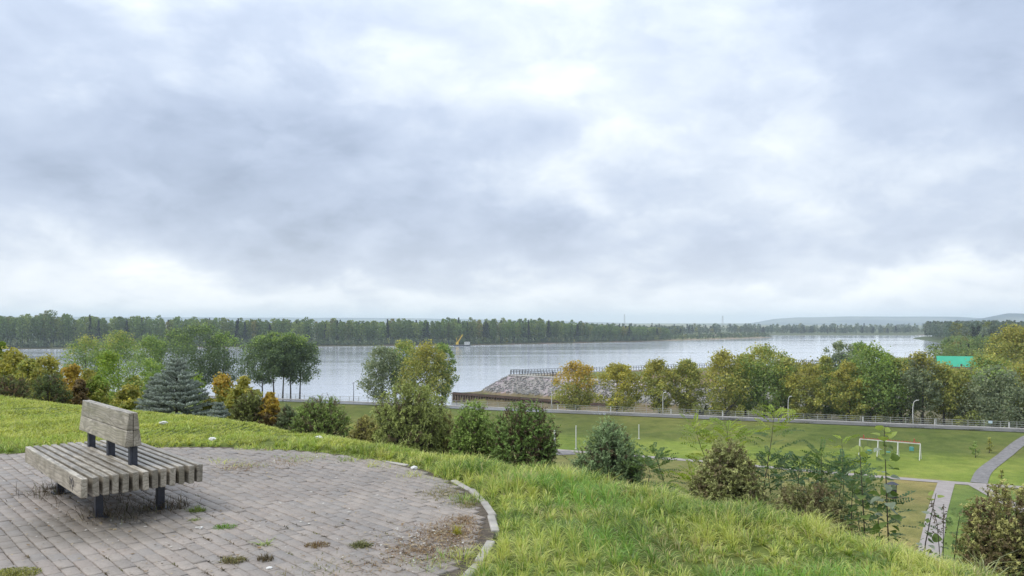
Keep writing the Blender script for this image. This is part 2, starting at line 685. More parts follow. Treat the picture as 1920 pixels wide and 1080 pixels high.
def make_ground():
    ys = [-40, -30, -22, -15, -10, -6, -3, -1, 0, 1, 2, 3]
    v = 3.0
    while v < 15500:
        v *= 1.0125 if v < 30 else (1.014 if v < 260 else 1.035)
        ys.append(v)
    ys = np.array(ys)
    nt_ = 201
    t = np.linspace(-1, 1, nt_)
    t = t * (0.72 + 0.28 * t * t)
    X = t[None, :] * (np.abs(ys)[:, None] * 1.05 + 12)
    Y = np.repeat(ys[:, None], nt_, 1)
    Z = height(X, Y)
    V = np.stack([X, Y, Z], -1).reshape(-1, 3)
    n = len(ys)
    i = np.arange(n - 1)[:, None] * nt_ + np.arange(nt_ - 1)[None, :]
    Fc = np.stack([i, i + 1, i + 1 + nt_, i + nt_], -1).reshape(-1, 4)
    x, y = X.ravel(), Y.ravel()
    z = Z.ravel()
    s = crest_s(x, y)
    r = road_r(x, y)
    col = np.empty((len(x), 3))
    col[:] = (.105, .135, .04)                                   # hillside
    m_ = s < .8
    col[m_] = (.115, .145, .035)
    park = (z < PARK + 1.3) & (r < 1)
    col[park] = (.165, .215, .036)
    rise = park & (r > -30)
    k = smooth((r + 30) / 9)[:, None]
    col = np.where(rise[:, None], col * (1 - k) + np.array((.105, .130, .030)) * k, col)
    # worn, drier turf between the two slab paths
    p1 = np.array(ground_pt(1040, 843, PARK))
    p2 = np.array(ground_pt(1920, 913, PARK))
    dv = (p2 - p1) / np.linalg.norm(p2 - p1)
    side = (x - p1[0]) * (-dv[1]) + (y - p1[1]) * dv[0]
    _vp = np.array([ground_pt(a_, b_, PARK) for a_, b_ in ((1725, 1100), (1738, 1060), (1750, 1000), (1757, 960), (1768, 925), (1775, 903))])
    vx = np.interp(y, _vp[:, 1], _vp[:, 0])
    dry = park & (side < 0) & (x < vx)
    col[dry] = (.185, .180, .060)
    grn = park & (side < 0) & (x >= vx)
    col[grn] = (.13, .185, .042)
    nn = vnoise(x, y, 14, 5)[:, None]
    col = np.where(park[:, None], col * (.74 + .5 * nn) + np.array((.03, .01, .005)) * (vnoise(x, y, 6, 9)[:, None] - .4), col)
    bank = (r > 1) & (y < 420)
    col[bank] = (.135, .125, .075)
    far = y >= 400
    col[far] = (.085, .105, .045)
    sdf = poly_sd(x, y, FAR_LAND)
    col[far & (sdf < 9)] = (.14, .115, .08)
    sand = far & (sdf < 14) & (x > 190) & (x < 420)
    col[far & (sdf >= 12) & (sdf < 75) & (x > 150) & (x < 430) & (y < 1300)] = (.17, .20, .075)
    col[sand] = (.30, .25, .17)
    col[far & (poly_sd(x, y, RIGHT_LAND) > -8) & (y < 1400)] = (.075, .10, .04)
    field = far & (vnoise(x, y, 900, 4) > .6) & (y > 2500)
    col[field] = (.17, .17, .08)
    me = mesh_np('ground', V, Fc, np.clip(col, 0.01, 1), True)
    return struct('ground', me, M['ground'])


make_ground()
# water
V = np.array([(-6000, 100, WATER), (6000, 100, WATER), (6000, 3500, WATER), (-6000, 3500, WATER)])
struct('water', mesh_np('water', V, np.array([[0, 1, 2, 3]])), M['water'])


# ------------------------------------------------------------------ river embankment (raised platform with riprap slope)
def emb_height(x, y):
    sp = poly_sd(x, y, PLAT)
    se = poly_sd(x, y, EMB)
    slope = PLATZ - np.clip(-sp, 0, 60) * .56
    base = np.where(se > 0, BASEZ + np.clip(se, 0, 4) * .12, -23.0)
    z = np.maximum(slope, base)
    z = np.where((se < 0) & (y > 214.5 + (x + .7) * .52 - 3), np.maximum(slope, -23), z)
    lawn = smooth((sp - 3.5) / 8) * .8
    return z + lawn + (vnoise(x, y, 3, 8) - .5) * .18 * (sp < -.3) * (se > 0), sp, se


nx_, ny_ = 230, 150
gxs = np.linspace(-30, 150, nx_)
gys = np.linspace(152, 300, ny_)
X, Y = np.meshgrid(gxs, gys)
Z, sp_, se_ = emb_height(X, Y)
colE = np.empty(X.shape + (3,))
colE[:] = (.16, .15, .07)
colE[sp_ > 3.2] = (.13, .155, .05)
colE[(sp_ > 3.2) & (vnoise(X, Y, 14, 2) > .55)] = (.16, .125, .07)
colE[(sp_ < 3.2) & (sp_ > -1)] = (.42, .40, .37)
rip = (sp_ < -.6) & (Z > BASEZ + .9)
colE[rip] = (.255, .245, .235)
colE[(sp_ < -.6) & (Z <= BASEZ + .9)] = (.15, .125, .07)
colE[(sp_ < -.6) & (Z <= BASEZ + .9) & (vnoise(X, Y, 9, 12) > .5)] = (.15, .165, .055)
idx = np.arange((ny_ - 1))[:, None] * nx_ + np.arange(nx_ - 1)[None, :]
Fc = np.stack([idx, idx + 1, idx + 1 + nx_, idx + nx_], -1).reshape(-1, 4)
keep = (Z.ravel()[Fc] > -22.9).any(1)
struct('embankment', mesh_np('embankment', np.stack([X, Y, Z], -1).reshape(-1, 3), Fc[keep], colE.reshape(-1, 3), True), M['ground'])


# ------------------------------------------------------------------ leaf clouds
def leaf_quads(C, N, size, aspect, rg, up=None):
    """diamond leaves: centres C, normals N -> V (4n,3)"""
    n = len(C)
    N = N / np.maximum(np.linalg.norm(N, axis=1, keepdims=True), 1e-6)
    rnd = rg.normal(size=(n, 3)) if up is None else up
    T = rnd - N * (rnd * N).sum(1, keepdims=True)
    T /= np.maximum(np.linalg.norm(T, axis=1, keepdims=True), 1e-6)
    B = np.cross(N, T)
    s = np.asarray(size).reshape(-1, 1)
    a = np.asarray(aspect).reshape(-1, 1)
    V = np.empty((n, 4, 3))
    V[:, 0] = C - T * s * .5
    V[:, 1] = C + B * s * .5 / a + T * s * .05
    V[:, 2] = C + T * s * .5
    V[:, 3] = C - B * s * .5 / a + T * s * .05
    return V.reshape(-1, 3)


def leaf_tris(C, N, size, aspect, rg, up=None):
    """one pointed triangle per needle or far leaf"""
    n = len(C)
    N = N / np.maximum(np.linalg.norm(N, axis=1, keepdims=True), 1e-6)
    rnd = rg.normal(size=(n, 3)) if up is None else up
    T = rnd - N * (rnd * N).sum(1, keepdims=True)
    T /= np.maximum(np.linalg.norm(T, axis=1, keepdims=True), 1e-6)
    B = np.cross(N, T)
    s = np.asarray(size).reshape(-1, 1)
    a = np.asarray(aspect).reshape(-1, 1)
    V = np.empty((n, 3, 3))
    V[:, 0] = C - T * s * .4 - B * s * .5 / a
    V[:, 1] = C - T * s * .4 + B * s * .5 / a
    V[:, 2] = C + T * s * .6
    return V.reshape(-1, 3)


def tris(n):
    return np.arange(3 * n).reshape(n, 3)


def quads(n):
    return np.arange(4 * n).reshape(n, 4)


PAL = {
    'yellow': [(.53, .46, .07), (.46, .42, .075), (.38, .38, .075)],
    'orange': [(.54, .36, .065), (.50, .39, .07), (.42, .31, .065)],
    'gold': [(.47, .42, .085), (.40, .37, .08), (.32, .32, .075)],
    'olive': [(0.389, 0.412, 0.101), (0.301, 0.344, 0.088), (0.490, 0.456, 0.121)],
    'green': [(0.255, 0.367, 0.095), (0.195, 0.295, 0.085), (0.342, 0.427, 0.113)],
    'bright': [(0.266, 0.367, 0.055), (0.203, 0.312, 0.050), (0.328, 0.406, 0.071)],
    'dark': [(0.141, 0.209, 0.092), (0.109, 0.164, 0.077), (0.186, 0.250, 0.109)],
    'bluish': [(0.186, 0.250, 0.164), (0.141, 0.209, 0.135), (0.241, 0.295, 0.186)],
    'grey': [(0.278, 0.324, 0.189), (0.212, 0.268, 0.157), (0.344, 0.380, 0.222)],
    'rust': [(0.270, 0.180, 0.085), (0.220, 0.160, 0.070), (0.180, 0.140, 0.060)],
}


def crown_mesh(name, width, z0, z1, pal, top, seed, nleaf, leaf, depth=None, shape='round', clumps=44, droop=0.0, gaps=0.0, topfrac=.55, lean=(0, 0)):
    rg = np.random.default_rng(seed)
    H = z1 - z0
    depth = depth or width
    # clump centres inside an egg-shaped envelope
    u = rg.random(clumps) ** .95
    prof = {'round': lambda t: np.sqrt(np.clip(1 - (2 * t - 1) ** 2 * .96, 0, 1)) * (1.0 - .12 * t),
            'dome': lambda t: np.sqrt(np.clip(1 - t ** 2.2, 0, 1)) * (.78 + .22 * np.minimum(1, t * 5)),
            'column': lambda t: np.clip(np.minimum(1, (t + .12) * 3) * (1 - np.clip(t - .55, 0, 1) ** 2 * 3.4), .12, 1),
            'cone': lambda t: np.clip(1.02 - t, .05, 1)}[shape]
    cr = rg.uniform(.075, .165, clumps) * min(width, H * 1.1)
    th = rg.uniform(0, 2 * np.pi, clumps)
    rr = np.sqrt(rg.random(clumps)) * .98
    rad = prof(u)
    cx = np.cos(th) * rr * np.maximum(rad * width / 2 - cr * .30, 0)
    cy = np.sin(th) * rr * np.maximum(rad * depth / 2 - cr * .30, 0)
    cz = z0 + cr * .5 + u * np.maximum(H - cr * 1.0, .1)
    cx += lean[0] * u
    cy += lean[1] * u
    ctone = rg.uniform(.74, 1.2, clumps)
    own = rg.integers(0, clumps, nleaf)
    d = rg.normal(size=(nleaf, 3))
    d /= np.linalg.norm(d, axis=1, keepdims=True)
    rad_l = cr[own] * (rg.random(nleaf) ** .45) * rg.choice([1.0, 1.0, 1.15, 1.5], nleaf)
    C = np.stack([cx[own], cy[own], cz[own]], 1) + d * rad_l[:, None] * np.array([1, 1, .8])
    if droop:
        out = np.hypot(C[:, 0], C[:, 1]) / (width / 2)
        C[:, 2] -= droop * out ** 2 * rg.random(nleaf) * H * .18
    if gaps:
        g = np.sin(C[:, 0] * 5.3 / width * 3 + seed) * np.sin(C[:, 2] * 5.9 / H * 3 + seed * 2) * np.sin(C[:, 1] * 5 / width * 3)
        k_ = g < 1 - gaps
        C, d, own = C[k_], d[k_], own[k_]
    n = len(C)
    N = d * .7 + rg.normal(size=(n, 3)) * .6 + np.array([0, 0, .3])
    V = leaf_quads(C, N, leaf * rg.uniform(.6, 1.35, n), rg.uniform(1.3, 2.2, n), rg)
    A = np.array(PAL[pal])
    c = A[rg.integers(0, 3, n)]
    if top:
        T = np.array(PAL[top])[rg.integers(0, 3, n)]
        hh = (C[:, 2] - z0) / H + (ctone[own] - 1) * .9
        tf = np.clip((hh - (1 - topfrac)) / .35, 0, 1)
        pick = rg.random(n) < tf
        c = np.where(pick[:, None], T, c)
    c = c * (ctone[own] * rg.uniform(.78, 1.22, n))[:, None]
    return mesh_np(name, V, quads(n), np.repeat(np.clip(c, .01, .8), 4, 0))


def trunk_mesh(name, height_, r0, z_split, width, seed, limbs=9, lean=(0, 0), sides=7, stems=1, spread=0.0):
    rg = np.random.default_rng(seed + 99)
    mb = MB()
    for s_ in range(stems):
        ang = rg.uniform(0, 6.28) if stems > 1 else 0
        ox, oy = (math.cos(ang) * spread * rg.uniform(.3, 1), math.sin(ang) * spread * rg.uniform(.3, 1)) if stems > 1 else (0, 0)
        wob = rg.normal(size=(6, 2)) * r0 * .5
        pts, rads = [], []
        for i in range(6):
            t = i / 5
            pts.append((ox * (1 + t * .8) + wob[i, 0] * t + lean[0] * t, oy * (1 + t * .8) + wob[i, 1] * t + lean[1] * t, -.12 + t * (height_ * .86)))
            rads.append(r0 * (1.22 if i == 0 else 1) * (1 - .86 * t))
        mb.tube(pts, rads, sides)
        for j in range(limbs // stems if stems > 1 else limbs):
            t = rg.uniform(z_split, .82)
            k = t * 5
            i0 = min(int(k), 4)
            f = k - i0
            p0 = [pts[i0][q] * (1 - f) + pts[i0 + 1][q] * f for q in range(3)]
            th = rg.uniform(0, 6.28)
            ln = width * rg.uniform(.24, .42) * (1.1 - t * .6)
            rise = rg.uniform(.5, 1.1)
            p1 = (p0[0] + math.cos(th) * ln * .5, p0[1] + math.sin(th) * ln * .5, p0[2] + ln * .5 * rise)
            p2 = (p0[0] + math.cos(th) * ln, p0[1] + math.sin(th) * ln, p0[2] + ln * rise * 1.15)
            rr_ = r0 * (1 - .8 * t) * .55
            mb.tube([p0, p1, p2], [rr_, rr_ * .65, rr_ * .2], 5)
    return mb.mesh(name, True)


def tree(name, label, x, y, ztop, width, pal, top=None, seed=1, cb=.3, nleaf=4200, leaf=.42, shape='round', clumps=46, group=None,
         cat='tree', stems=1, spread=0.0, r0=None, droop=0.0, gaps=0.0, topfrac=.55, bark='bark', limbs=10, depth=None, zbase=None, matl='leaf', lean=(0, 0)):
    z = hgt(x, y) if zbase is None else zbase
    Ht = ztop - z
    t = thing(name, label, cat, (x, y, z), 0, group)
    ob('trunk', trunk_mesh('trunk', Ht, r0 or max(.025 * Ht, .01), max(cb - .02, .06), width, seed, limbs, lean, 7, stems, spread), M[bark], t)
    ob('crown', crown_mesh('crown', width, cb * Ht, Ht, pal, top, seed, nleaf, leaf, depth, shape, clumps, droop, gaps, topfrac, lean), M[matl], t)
    return t


def fence_d(px):
    return 151.4 / (.344 * (px - 960) / F + .939)


def tree_px(px, extra, ytop, wpx, **kw):
    """riverside tree: photo column of its trunk, metres behind the fence line, photo row of its top, photo width"""
    d = fence_d(px) + extra
    x = gx(px, d)
    zb = max(hgt(x, d), kw.pop('zmin', -17.2))
    return tree(kw.pop('name', 'tree'), kw.pop('label'), x, d, EYE - (ytop - HOR) / F * d, wpx / F * d, zbase=zb, **kw)


ROW = 'trees growing between the road fence and the river'
RIVER_TREES = [
    # px, extra, ytop, wpx, options
    dict(px=1080, extra=6, ytop=681, wpx=74, pal='olive', top='orange', seed=11, cb=.05, shape='column', topfrac=.62, label='orange-topped tree beside the rusty sheet piling'),
    dict(px=1157, extra=6, ytop=684, wpx=74, pal='olive', top='yellow', seed=12, cb=.05, shape='column', topfrac=.8, label='small yellow tree next to the orange-topped one'),
    dict(px=1236, extra=7, ytop=678, wpx=66, pal='olive', top='gold', seed=13, cb=.08, shape='column', topfrac=.5, label='olive tree right behind the lamp post, with gold tips'),
    dict(px=1287, extra=9, ytop=679, wpx=66, pal='olive', seed=14, cb=.13, shape='round', label='rounded olive green tree with a bare dark lower trunk'),
    dict(px=1360, extra=8, ytop=662, wpx=92, pal='olive', top='gold', seed=15, cb=.08, shape='round', topfrac=.6, label='gold and olive tree on the left flank of the tall green one'),
    dict(px=1432, extra=10, ytop=651, wpx=116, pal='green', top='olive', seed=16, cb=.06, shape='round', nleaf=6500, clumps=60, topfrac=.45, label='tall green tree with yellowing crown above the locust shoot'),
    dict(px=1512, extra=6, ytop=680, wpx=72, pal='olive', top='gold', seed=17, cb=.12, shape='column', topfrac=.55, label='low yellowish tree behind the thin lamp post'),
    dict(px=1575, extra=26, ytop=641, wpx=66, pal='bluish', top='grey', seed=18, cb=.08, shape='column', label='dark slender grey-green tree rising above the low yellowish one'),
    dict(px=1610, extra=30, ytop=645, wpx=50, pal='bluish', top='green', seed=19, cb=.08, shape='column', label='second dark slender tree, half behind the broad green tree'),
    dict(px=1632, extra=8, ytop=649, wpx=120, pal='green', top='bright', seed=20, cb=.05, shape='dome', nleaf=7500, clumps=66, topfrac=.30, label='broad fresh green tree, the largest behind the fence'),
    dict(px=1592, extra=5, ytop=683, wpx=62, pal='olive', top='gold', seed=21, cb=.08, shape='column', topfrac=.6, label='ochre tree against the left side of the broad green tree'),
    dict(px=1730, extra=7, ytop=664, wpx=74, pal='grey', top='gold', seed=22, cb=.16, shape='round', topfrac=.4, gaps=.25, label='sparse brownish tree with dark trunk right of the curved lamp'),
    dict(px=1770, extra=8, ytop=686, wpx=70, pal='olive', top='olive', seed=23, cb=.17, shape='round', gaps=.3, label='olive tree with forked dark trunk below the dark house roof'),
    dict(px=1852, extra=14, ytop=664, wpx=96, pal='green', top='olive', seed=24, cb=.1, shape='round', topfrac=.4, label='yellow-green tree in front of the green roof'),
    dict(px=1868, extra=6, ytop=690, wpx=120, pal='grey', top='green', seed=25, cb=.03, shape='dome', nleaf=7500, clumps=64, topfrac=.2, droop=.6, label='broad grey-green drooping willow behind the fence'),
    dict(px=1928, extra=8, ytop=684, wpx=92, pal='olive', top='gold', seed=26, cb=.12, shape='round', topfrac=.5, label='olive tree cut by the frame beside the grey-green willow'),
    dict(px=1900, extra=60, ytop=616, wpx=100, pal='olive', top='gold', seed=27, cb=.18, shape='dome', nleaf=6500, clumps=60, topfrac=.35, leaf=.55, label='tall round olive-gold tree rising above the others'),
    dict(px=1690, extra=12, ytop=676, wpx=76, pal='green', top='olive', seed=28, cb=.15, shape='round', gaps=.2, topfrac=.3, label='dull green tree behind the curved lamp post'),
    dict(px=1398, extra=13, ytop=668, wpx=60, pal='green', top='olive', seed=61, cb=.08, shape='column', topfrac=.5, label='olive tree squeezed behind the gold and tall green trees'),
    dict(px=1474, extra=13, ytop=668, wpx=58, pal='olive', top='olive', seed=62, cb=.08, shape='dome', topfrac=.5, label='soft olive tree filling the gap before the low yellowish one'),
    dict(px=1548, extra=12, ytop=672, wpx=54, pal='green', top='olive', seed=63, cb=.06, shape='dome', topfrac=.5, label='dull green tree in the gap below the dark slender trees'),
    dict(px=1662, extra=12, ytop=668, wpx=66, pal='olive', top='bright', seed=64, cb=.06, shape='dome', topfrac=.3, label='yellow-green tree against the right side of the broad green tree'),
    dict(px=1802, extra=11, ytop=694, wpx=64, pal='olive', top='olive', seed=65, cb=.06, shape='dome', topfrac=.4, label='olive bushy tree between forked trunk and grey-green willow'),
    # left of the piling
    dict(px=716, extra=5, ytop=653, wpx=84, pal='grey', top='grey', seed=31, cb=.05, shape='round', gaps=.2, nleaf=5200, label='grey-green riverside willow at the open water, leftmost of its clump'),
    dict(px=757, extra=9, ytop=642, wpx=74, pal='green', top='olive', seed=32, cb=.15, shape='round', topfrac=.3, label='green tree in the middle of the clump above the big juniper'),
    dict(px=800, extra=4, ytop=645, wpx=92, pal='olive', top='gold', seed=33, cb=.06, shape='dome', nleaf=6200, clumps=60, topfrac=.45, label='bushy ochre tree above the big juniper'),
    dict(px=830, extra=9, ytop=648, wpx=46, pal='green', top='green', seed=34, cb=.06, shape='column', label='narrow dark green tree beside the end of the sheet piling'),
    # tall-stemmed group
    dict(px=492, extra=7, ytop=632, wpx=70, pal='dark', top='green', seed=41, cb=.22, droop=.9, r0=.2, shape='round', topfrac=.35, label='leftmost of the tall-stemmed trees against the water'),
    dict(px=514, extra=4, ytop=624, wpx=72, pal='dark', top='green', lean=(-.5, 0), seed=42, cb=.33, droop=.9, r0=.2, shape='round', topfrac=.35, label='tallest of the bare-stemmed trees against the water'),
    dict(px=530, extra=3, ytop=640, wpx=54, pal='dark', top='dark', seed=43, cb=.38, droop=.9, r0=.2, shape='round', topfrac=.3, lean=(.5, 0), label='slim leaning stem in the middle of the bare-stemmed trees'),
    dict(px=545, extra=6, ytop=628, wpx=66, pal='dark', top='green', seed=44, cb=.36, droop=.9, r0=.2, shape='round', topfrac=.35, label='straight bare-stemmed tree, second from the open water'),
    dict(px=562, extra=8, ytop=632, wpx=66, pal='dark', top='green', lean=(.4, 0), seed=45, cb=.25, droop=.9, r0=.2, shape='round', topfrac=.3, label='bare-stemmed tree next to the open water'),
    # broad dark trees on the left
    dict(px=420, extra=10, ytop=626, wpx=84, pal='dark', top='green', seed=51, cb=.16, shape='round', gaps=.25, topfrac=.3, label='dark spreading tree with water glinting under its crown'),
    dict(px=375, extra=8, ytop=611, wpx=104, pal='dark', top='green', seed=52, cb=.12, shape='round', nleaf=6500, clumps=60, topfrac=.3, label='large dark tree right above the blue spruce'),
    dict(px=325, extra=14, ytop=622, wpx=84, pal='dark', top='green', seed=53, cb=.06, shape='round', topfrac=.25, label='dark green tree left of the one above the spruce'),
    dict(px=282, extra=6, ytop=631, wpx=78, pal='green', top='green', seed=54, cb=.05, shape='dome', label='mid green rounded tree behind the bright bush'),
    dict(px=222, extra=10, ytop=624, wpx=104, pal='green', top='olive', seed=55, cb=.04, shape='dome', nleaf=6200, clumps=56, topfrac=.3, label='wide olive-topped dome tree on the left bank'),
    dict(px=160, extra=6, ytop=634, wpx=84, pal='green', top='olive', seed=56, cb=.04, shape='dome', topfrac=.3, label='rounded green tree at the left end of the bank trees'),
]
for kw in RIVER_TREES:
    kw['nleaf'] = int(kw.get('nleaf', 4300) * 1.6)
    kw['wpx'] *= 1.24
    kw.setdefault('leaf', .44)
    kw.setdefault('r0', .21)
    kw['clumps'] = int(kw.get('clumps', 46) * 2.0)
    kw['ytop'] -= 4
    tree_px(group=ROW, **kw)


# ------------------------------------------------------------------ the far wood (one mass)
def far_wood(name, label, rows, seed, pal, hgt_fn, leaf=1.35, per=95, zoff=0, trunk=True, tint=.62):
    rg = np.random.default_rng(seed)
    P = np.array(rows)
    n = len(P)
    H = hgt_fn(P[:, 0], P[:, 1], rg)
    zb = height(P[:, 0], P[:, 1]) + zoff
    wd = H * rg.uniform(.26, .42, n) * np.where(H < 9, 2.4, np.where(H < 15.5, 1.9, np.where(H < 20, 1.4, 1)))
    conif = rg.random(n) < .10
    tone = rg.uniform(.75, 1.2, n) * tint
    A = np.array(PAL[pal])
    base = A[rg.integers(0, 3, n)]
    alt = np.array(PAL['olive']) * .8
    alt = alt[rg.integers(0, 3, n)]
    pk = rg.random(n)
    base = np.where((pk < .07)[:, None], alt, base)
    base = np.where(conif[:, None], np.array((.04, .06, .04)), base) * tone[:, None]
    own = np.repeat(np.arange(n), per)
    m_ = len(own)
    t = rg.random(m_) ** .8
    cb = np.where(conif, .10, .24)[own] * rg.uniform(.5, 1.2, m_)
    hh = cb + (1 - cb) * t
    rad = np.where(conif[own], (1.02 - t) * .5, np.sqrt(np.clip(1 - (2 * t - 1) ** 2 * .9, 0, 1)) * .5)
    th = rg.uniform(0, 6.283, m_)
    rr = rad * wd[own] * np.sqrt(rg.random(m_))
    C = np.stack([P[own, 0] + np.cos(th) * rr, P[own, 1] + np.sin(th) * rr, zb[own] + hh * H[own]], 1)
    N = rg.normal(size=(m_, 3)) * .7 + np.stack([np.cos(th), np.sin(th), np.full(m_, .5)], 1) * .6
    V1 = leaf_tris(C, N, 1.1 * leaf * rg.uniform(.7, 1.5, m_) * (H[own] / 22) ** .4, rg.uniform(1.1, 1.8, m_), rg)
    c1 = np.repeat(base[own] * rg.uniform(.75, 1.25, m_)[:, None], 3, 0)
    o = tag(ob(name, mesh_np(name, V1, tris(m_), np.clip(c1, .01, .6)), M['leaf']), label, 'forest', None, 'stuff')
    if trunk:
        # pale boles of the front trees
        a = rg.uniform(0, 3.14, n)
        tw = H * .008 * rg.uniform(.7, 1.6, n)
        V2 = np.empty((n, 2, 4, 3))
        for q in range(2):
            ca, sa = np.cos(a + q * 1.57) * tw, np.sin(a + q * 1.57) * tw
            for i, (sg, top_) in enumerate(((-1, 0), (1, 0), (1, 1), (-1, 1))):
                V2[:, q, i, 0] = P[:, 0] + sg * ca * (1 - .6 * top_)
                V2[:, q, i, 1] = P[:, 1] + sg * sa * (1 - .6 * top_)
                V2[:, q, i, 2] = zb + top_ * H * .82 - .3
        c2 = np.where((rg.random(n) < .06)[:, None], np.array((.22, .21, .18)), np.array((.05, .045, .04)))
        tk = ob('trunks', mesh_np('trunks', V2.reshape(-1, 3), quads(2 * n), np.repeat(c2, 8, 0)), M['leaf'], o)
        tk['kind'] = 'stuff'
    return o


def along(poly, spacing, rows, inset, row_gap, jitter, seed, t0=0.0, t1=1.0):
    rg = np.random.default_rng(seed)
    P = np.array(poly, float)
    seg = np.linalg.norm(np.diff(P, axis=0), axis=1)
    L = np.concatenate([[0], np.cumsum(seg)])
    out = []
    for r_ in range(rows):
        s = L[-1] * t0
        while s < L[-1] * t1:
            x = np.interp(s, L, P[:, 0])
            y = np.interp(s, L, P[:, 1])
            i = min(np.searchsorted(L, s, 'right') - 1, len(P) - 2)
            d = (P[i + 1] - P[i]) / seg[i]
            nrm = np.array([-d[1], d[0]])
            off = inset + r_ * row_gap + rg.normal() * jitter
            out.append((x + nrm[0] * off + rg.normal() * jitter * .5, y + nrm[1] * off))
            s += spacing * rg.uniform(.6, 1.4) * (1 + .15 * r_)
    return out


SHORE = [(-900, 600), (-640, 620), (-400, 640), (-181, 709), (-46, 742), (81, 839), (147, 886), (207, 967)]


def h_far(x, y, rg):
    # tall on the left, lower towards the bend
    base = np.interp(x, [-900, -420, -250, -120, 20, 70, 120, 220, 400], [25.5, 25.5, 21.5, 20.5, 21.5, 19, 15.5, 12, 8])
    return base * rg.normal(1, .075, len(x)) + np.where(rg.random(len(x)) < .05, 2.2, 0)


far_wood('forest', 'long mixed wood with pale stems on the far river bank', along(SHORE, 4.6, 5, 16, 8, 2.2, 3), 5, 'green', h_far, leaf=1.15, per=270)


def h_bush(x, y, rg):
    return rg.uniform(2.0, 7.5, len(x))


far_wood('shore_shrubbery', 'low grey-green shrub belt along the far waterline', along(SHORE + [(300, 1052), (385, 1140)], 2.6, 4, 4, 4.0, 1.4, 8), 6, 'dark', h_bush, leaf=1.4, per=38, trunk=False)


def h_bend(x, y, rg):
    return rg.uniform(9, 15, len(x))


rows = along([(207, 975), (290, 1120), (300, 1230), (330, 1300), (400, 1340), (560, 1350), (760, 1370)], 6, 4, 52, 12, 5, 9)
far_wood('distant_forest', 'distant blue-green tree line beyond the river bend', rows, 12, 'bluish', h_bend, leaf=2.2, per=70, trunk=False, tint=.6)
rows = along([(-1400, 900), (-500, 1000), (0, 1200), (300, 1600), (900, 2000), (2200, 2300)], 16, 2, 0, 30, 8, 10)
far_wood('horizon_forest', 'faint wooded strip on the plain towards the hills', rows, 13, 'dark', lambda x, y, rg: rg.uniform(13, 19, len(x)), leaf=3.0, per=50, trunk=False)
rows = along([(900, 1120), (640, 1150), (560, 1070), (470, 850), (420, 760), (360, 640)], 7, 6, 12, 13, 4, 11)
rows = [(x + 0, y) for x, y in rows]


def h_right(x, y, rg):
    return rg.uniform(14, 20, len(x)) + np.clip((x - 480) * .015, 0, 5)


far_wood('wooded_shore', 'dark wooded shore on the right side of the river', rows, 14, 'bluish', h_right, leaf=2.1, per=100, trunk=False, tint=.66)
rows = along([(345, 610), (262, 465), (205, 372), (168, 316)], 6, 6, 5, 9, 3, 15)
def h_under(x, y, rg):
    return rg.uniform(1.4, 3.6, len(x))


und = [tuple(along_fence_pt) for along_fence_pt in (FA - FD * t_ + FN * o_ for t_, o_ in zip(np.random.default_rng(71).uniform(-42, 72, 150), np.random.default_rng(72).uniform(3, 15, 150)))]
far_wood('undergrowth', 'low bushy undergrowth beneath the trees along the road fence', und, 73, 'olive', h_under, leaf=.62, per=150, trunk=False, tint=.85, zoff=.1)
far_wood('poplar_thicket', 'soft green thicket at the water behind the green roof', rows, 16, 'green', lambda x, y, rg: rg.uniform(7, 11, len(x)), leaf=1.0, per=120, trunk=False)


# ------------------------------------------------------------------ hills on the horizon
def hill_mat():
    m, h, out = mat('haze_tinted_hills')
    p = pos(h)
    n1 = h.noise(h.v('MULTIPLY', p, (.0012, .0012, .006)), 1.0, 4, .55)
    c = h.ramp(n1, [(.40, (.06, .088, .105)), (.52, (.08, .108, .115)), (.60, (.17, .19, .17)), (.7, (.07, .10, .11))])  # blue of the distance haze is put into the hills' base colour
    principled(h, out, c, .95, .1)
    return m


M['hill'] = hill_mat()


def hills(name, pts, d, thick, seed):
    """a ridge whose crest follows photo columns/rows at distance d, with real depth behind and a foot in front"""
    px = np.array([p[0] for p in pts], float)
    py = np.array([p[1] for p in pts], float)
    xs = np.linspace(px[0], px[-1], 160)
    ys = np.interp(xs, px, py)
    Xc = (xs - 960) / F * d
    zc_ = EYE - (ys - HOR) / F * d + (vnoise(Xc, Xc * 0, 260, seed) - .5) * 7
    prof = [(-1.0, -.0), (-.75, .18), (-.5, .48), (-.25, .82), (-.1, .96), (0, 1), (.3, .8), (1, 0)]
    V = []
    for k, (o_, f_) in enumerate(prof):
        jj = (vnoise(Xc, np.full_like(Xc, k * 400.), 500, seed + 2) - .5) * .16 * (f_ > 0) * (f_ < 1)
        V.append(np.stack([Xc * (1 + o_ * thick / d), np.full_like(Xc, d + o_ * thick), -24 + (zc_ + 24) * np.clip(f_ + jj, 0, 1)], 1))
    V = np.concatenate(V)
    n = len(xs)
    i = np.arange(len(prof) - 1)[:, None] * n + np.arange(n - 1)[None, :]
    Fc = np.stack([i, i + 1, i + 1 + n, i + n], -1).reshape(-1, 4)
    return struct(name, mesh_np(name, V, Fc, None, True), M['hill'])


hills('hills', [(1300, 615), (1390, 609), (1450, 599), (1500, 594.5), (1600, 593.5), (1720, 593.5), (1800, 594), (1900, 600), (2100, 606), (2300, 610)], 6800, 1700, 21)
hills('hill', [(1700, 614), (1790, 606), (1850, 596), (1890, 588), (1920, 588), (2000, 584), (2200, 590), (2500, 600)], 4600, 1200, 22)
hills('ridge', [(-900, 600), (-300, 596), (0, 594), (400, 595), (640, 596), (800, 597), (1000, 601), (1200, 606), (1400, 611)], 9000, 2000, 23)


# ------------------------------------------------------------------ road, fence and park paths
def along_fence(t, r=0.0):
    """t metres to the right of the fence's reference point, r metres towards the river"""
    return FA - FD * t + FN * r


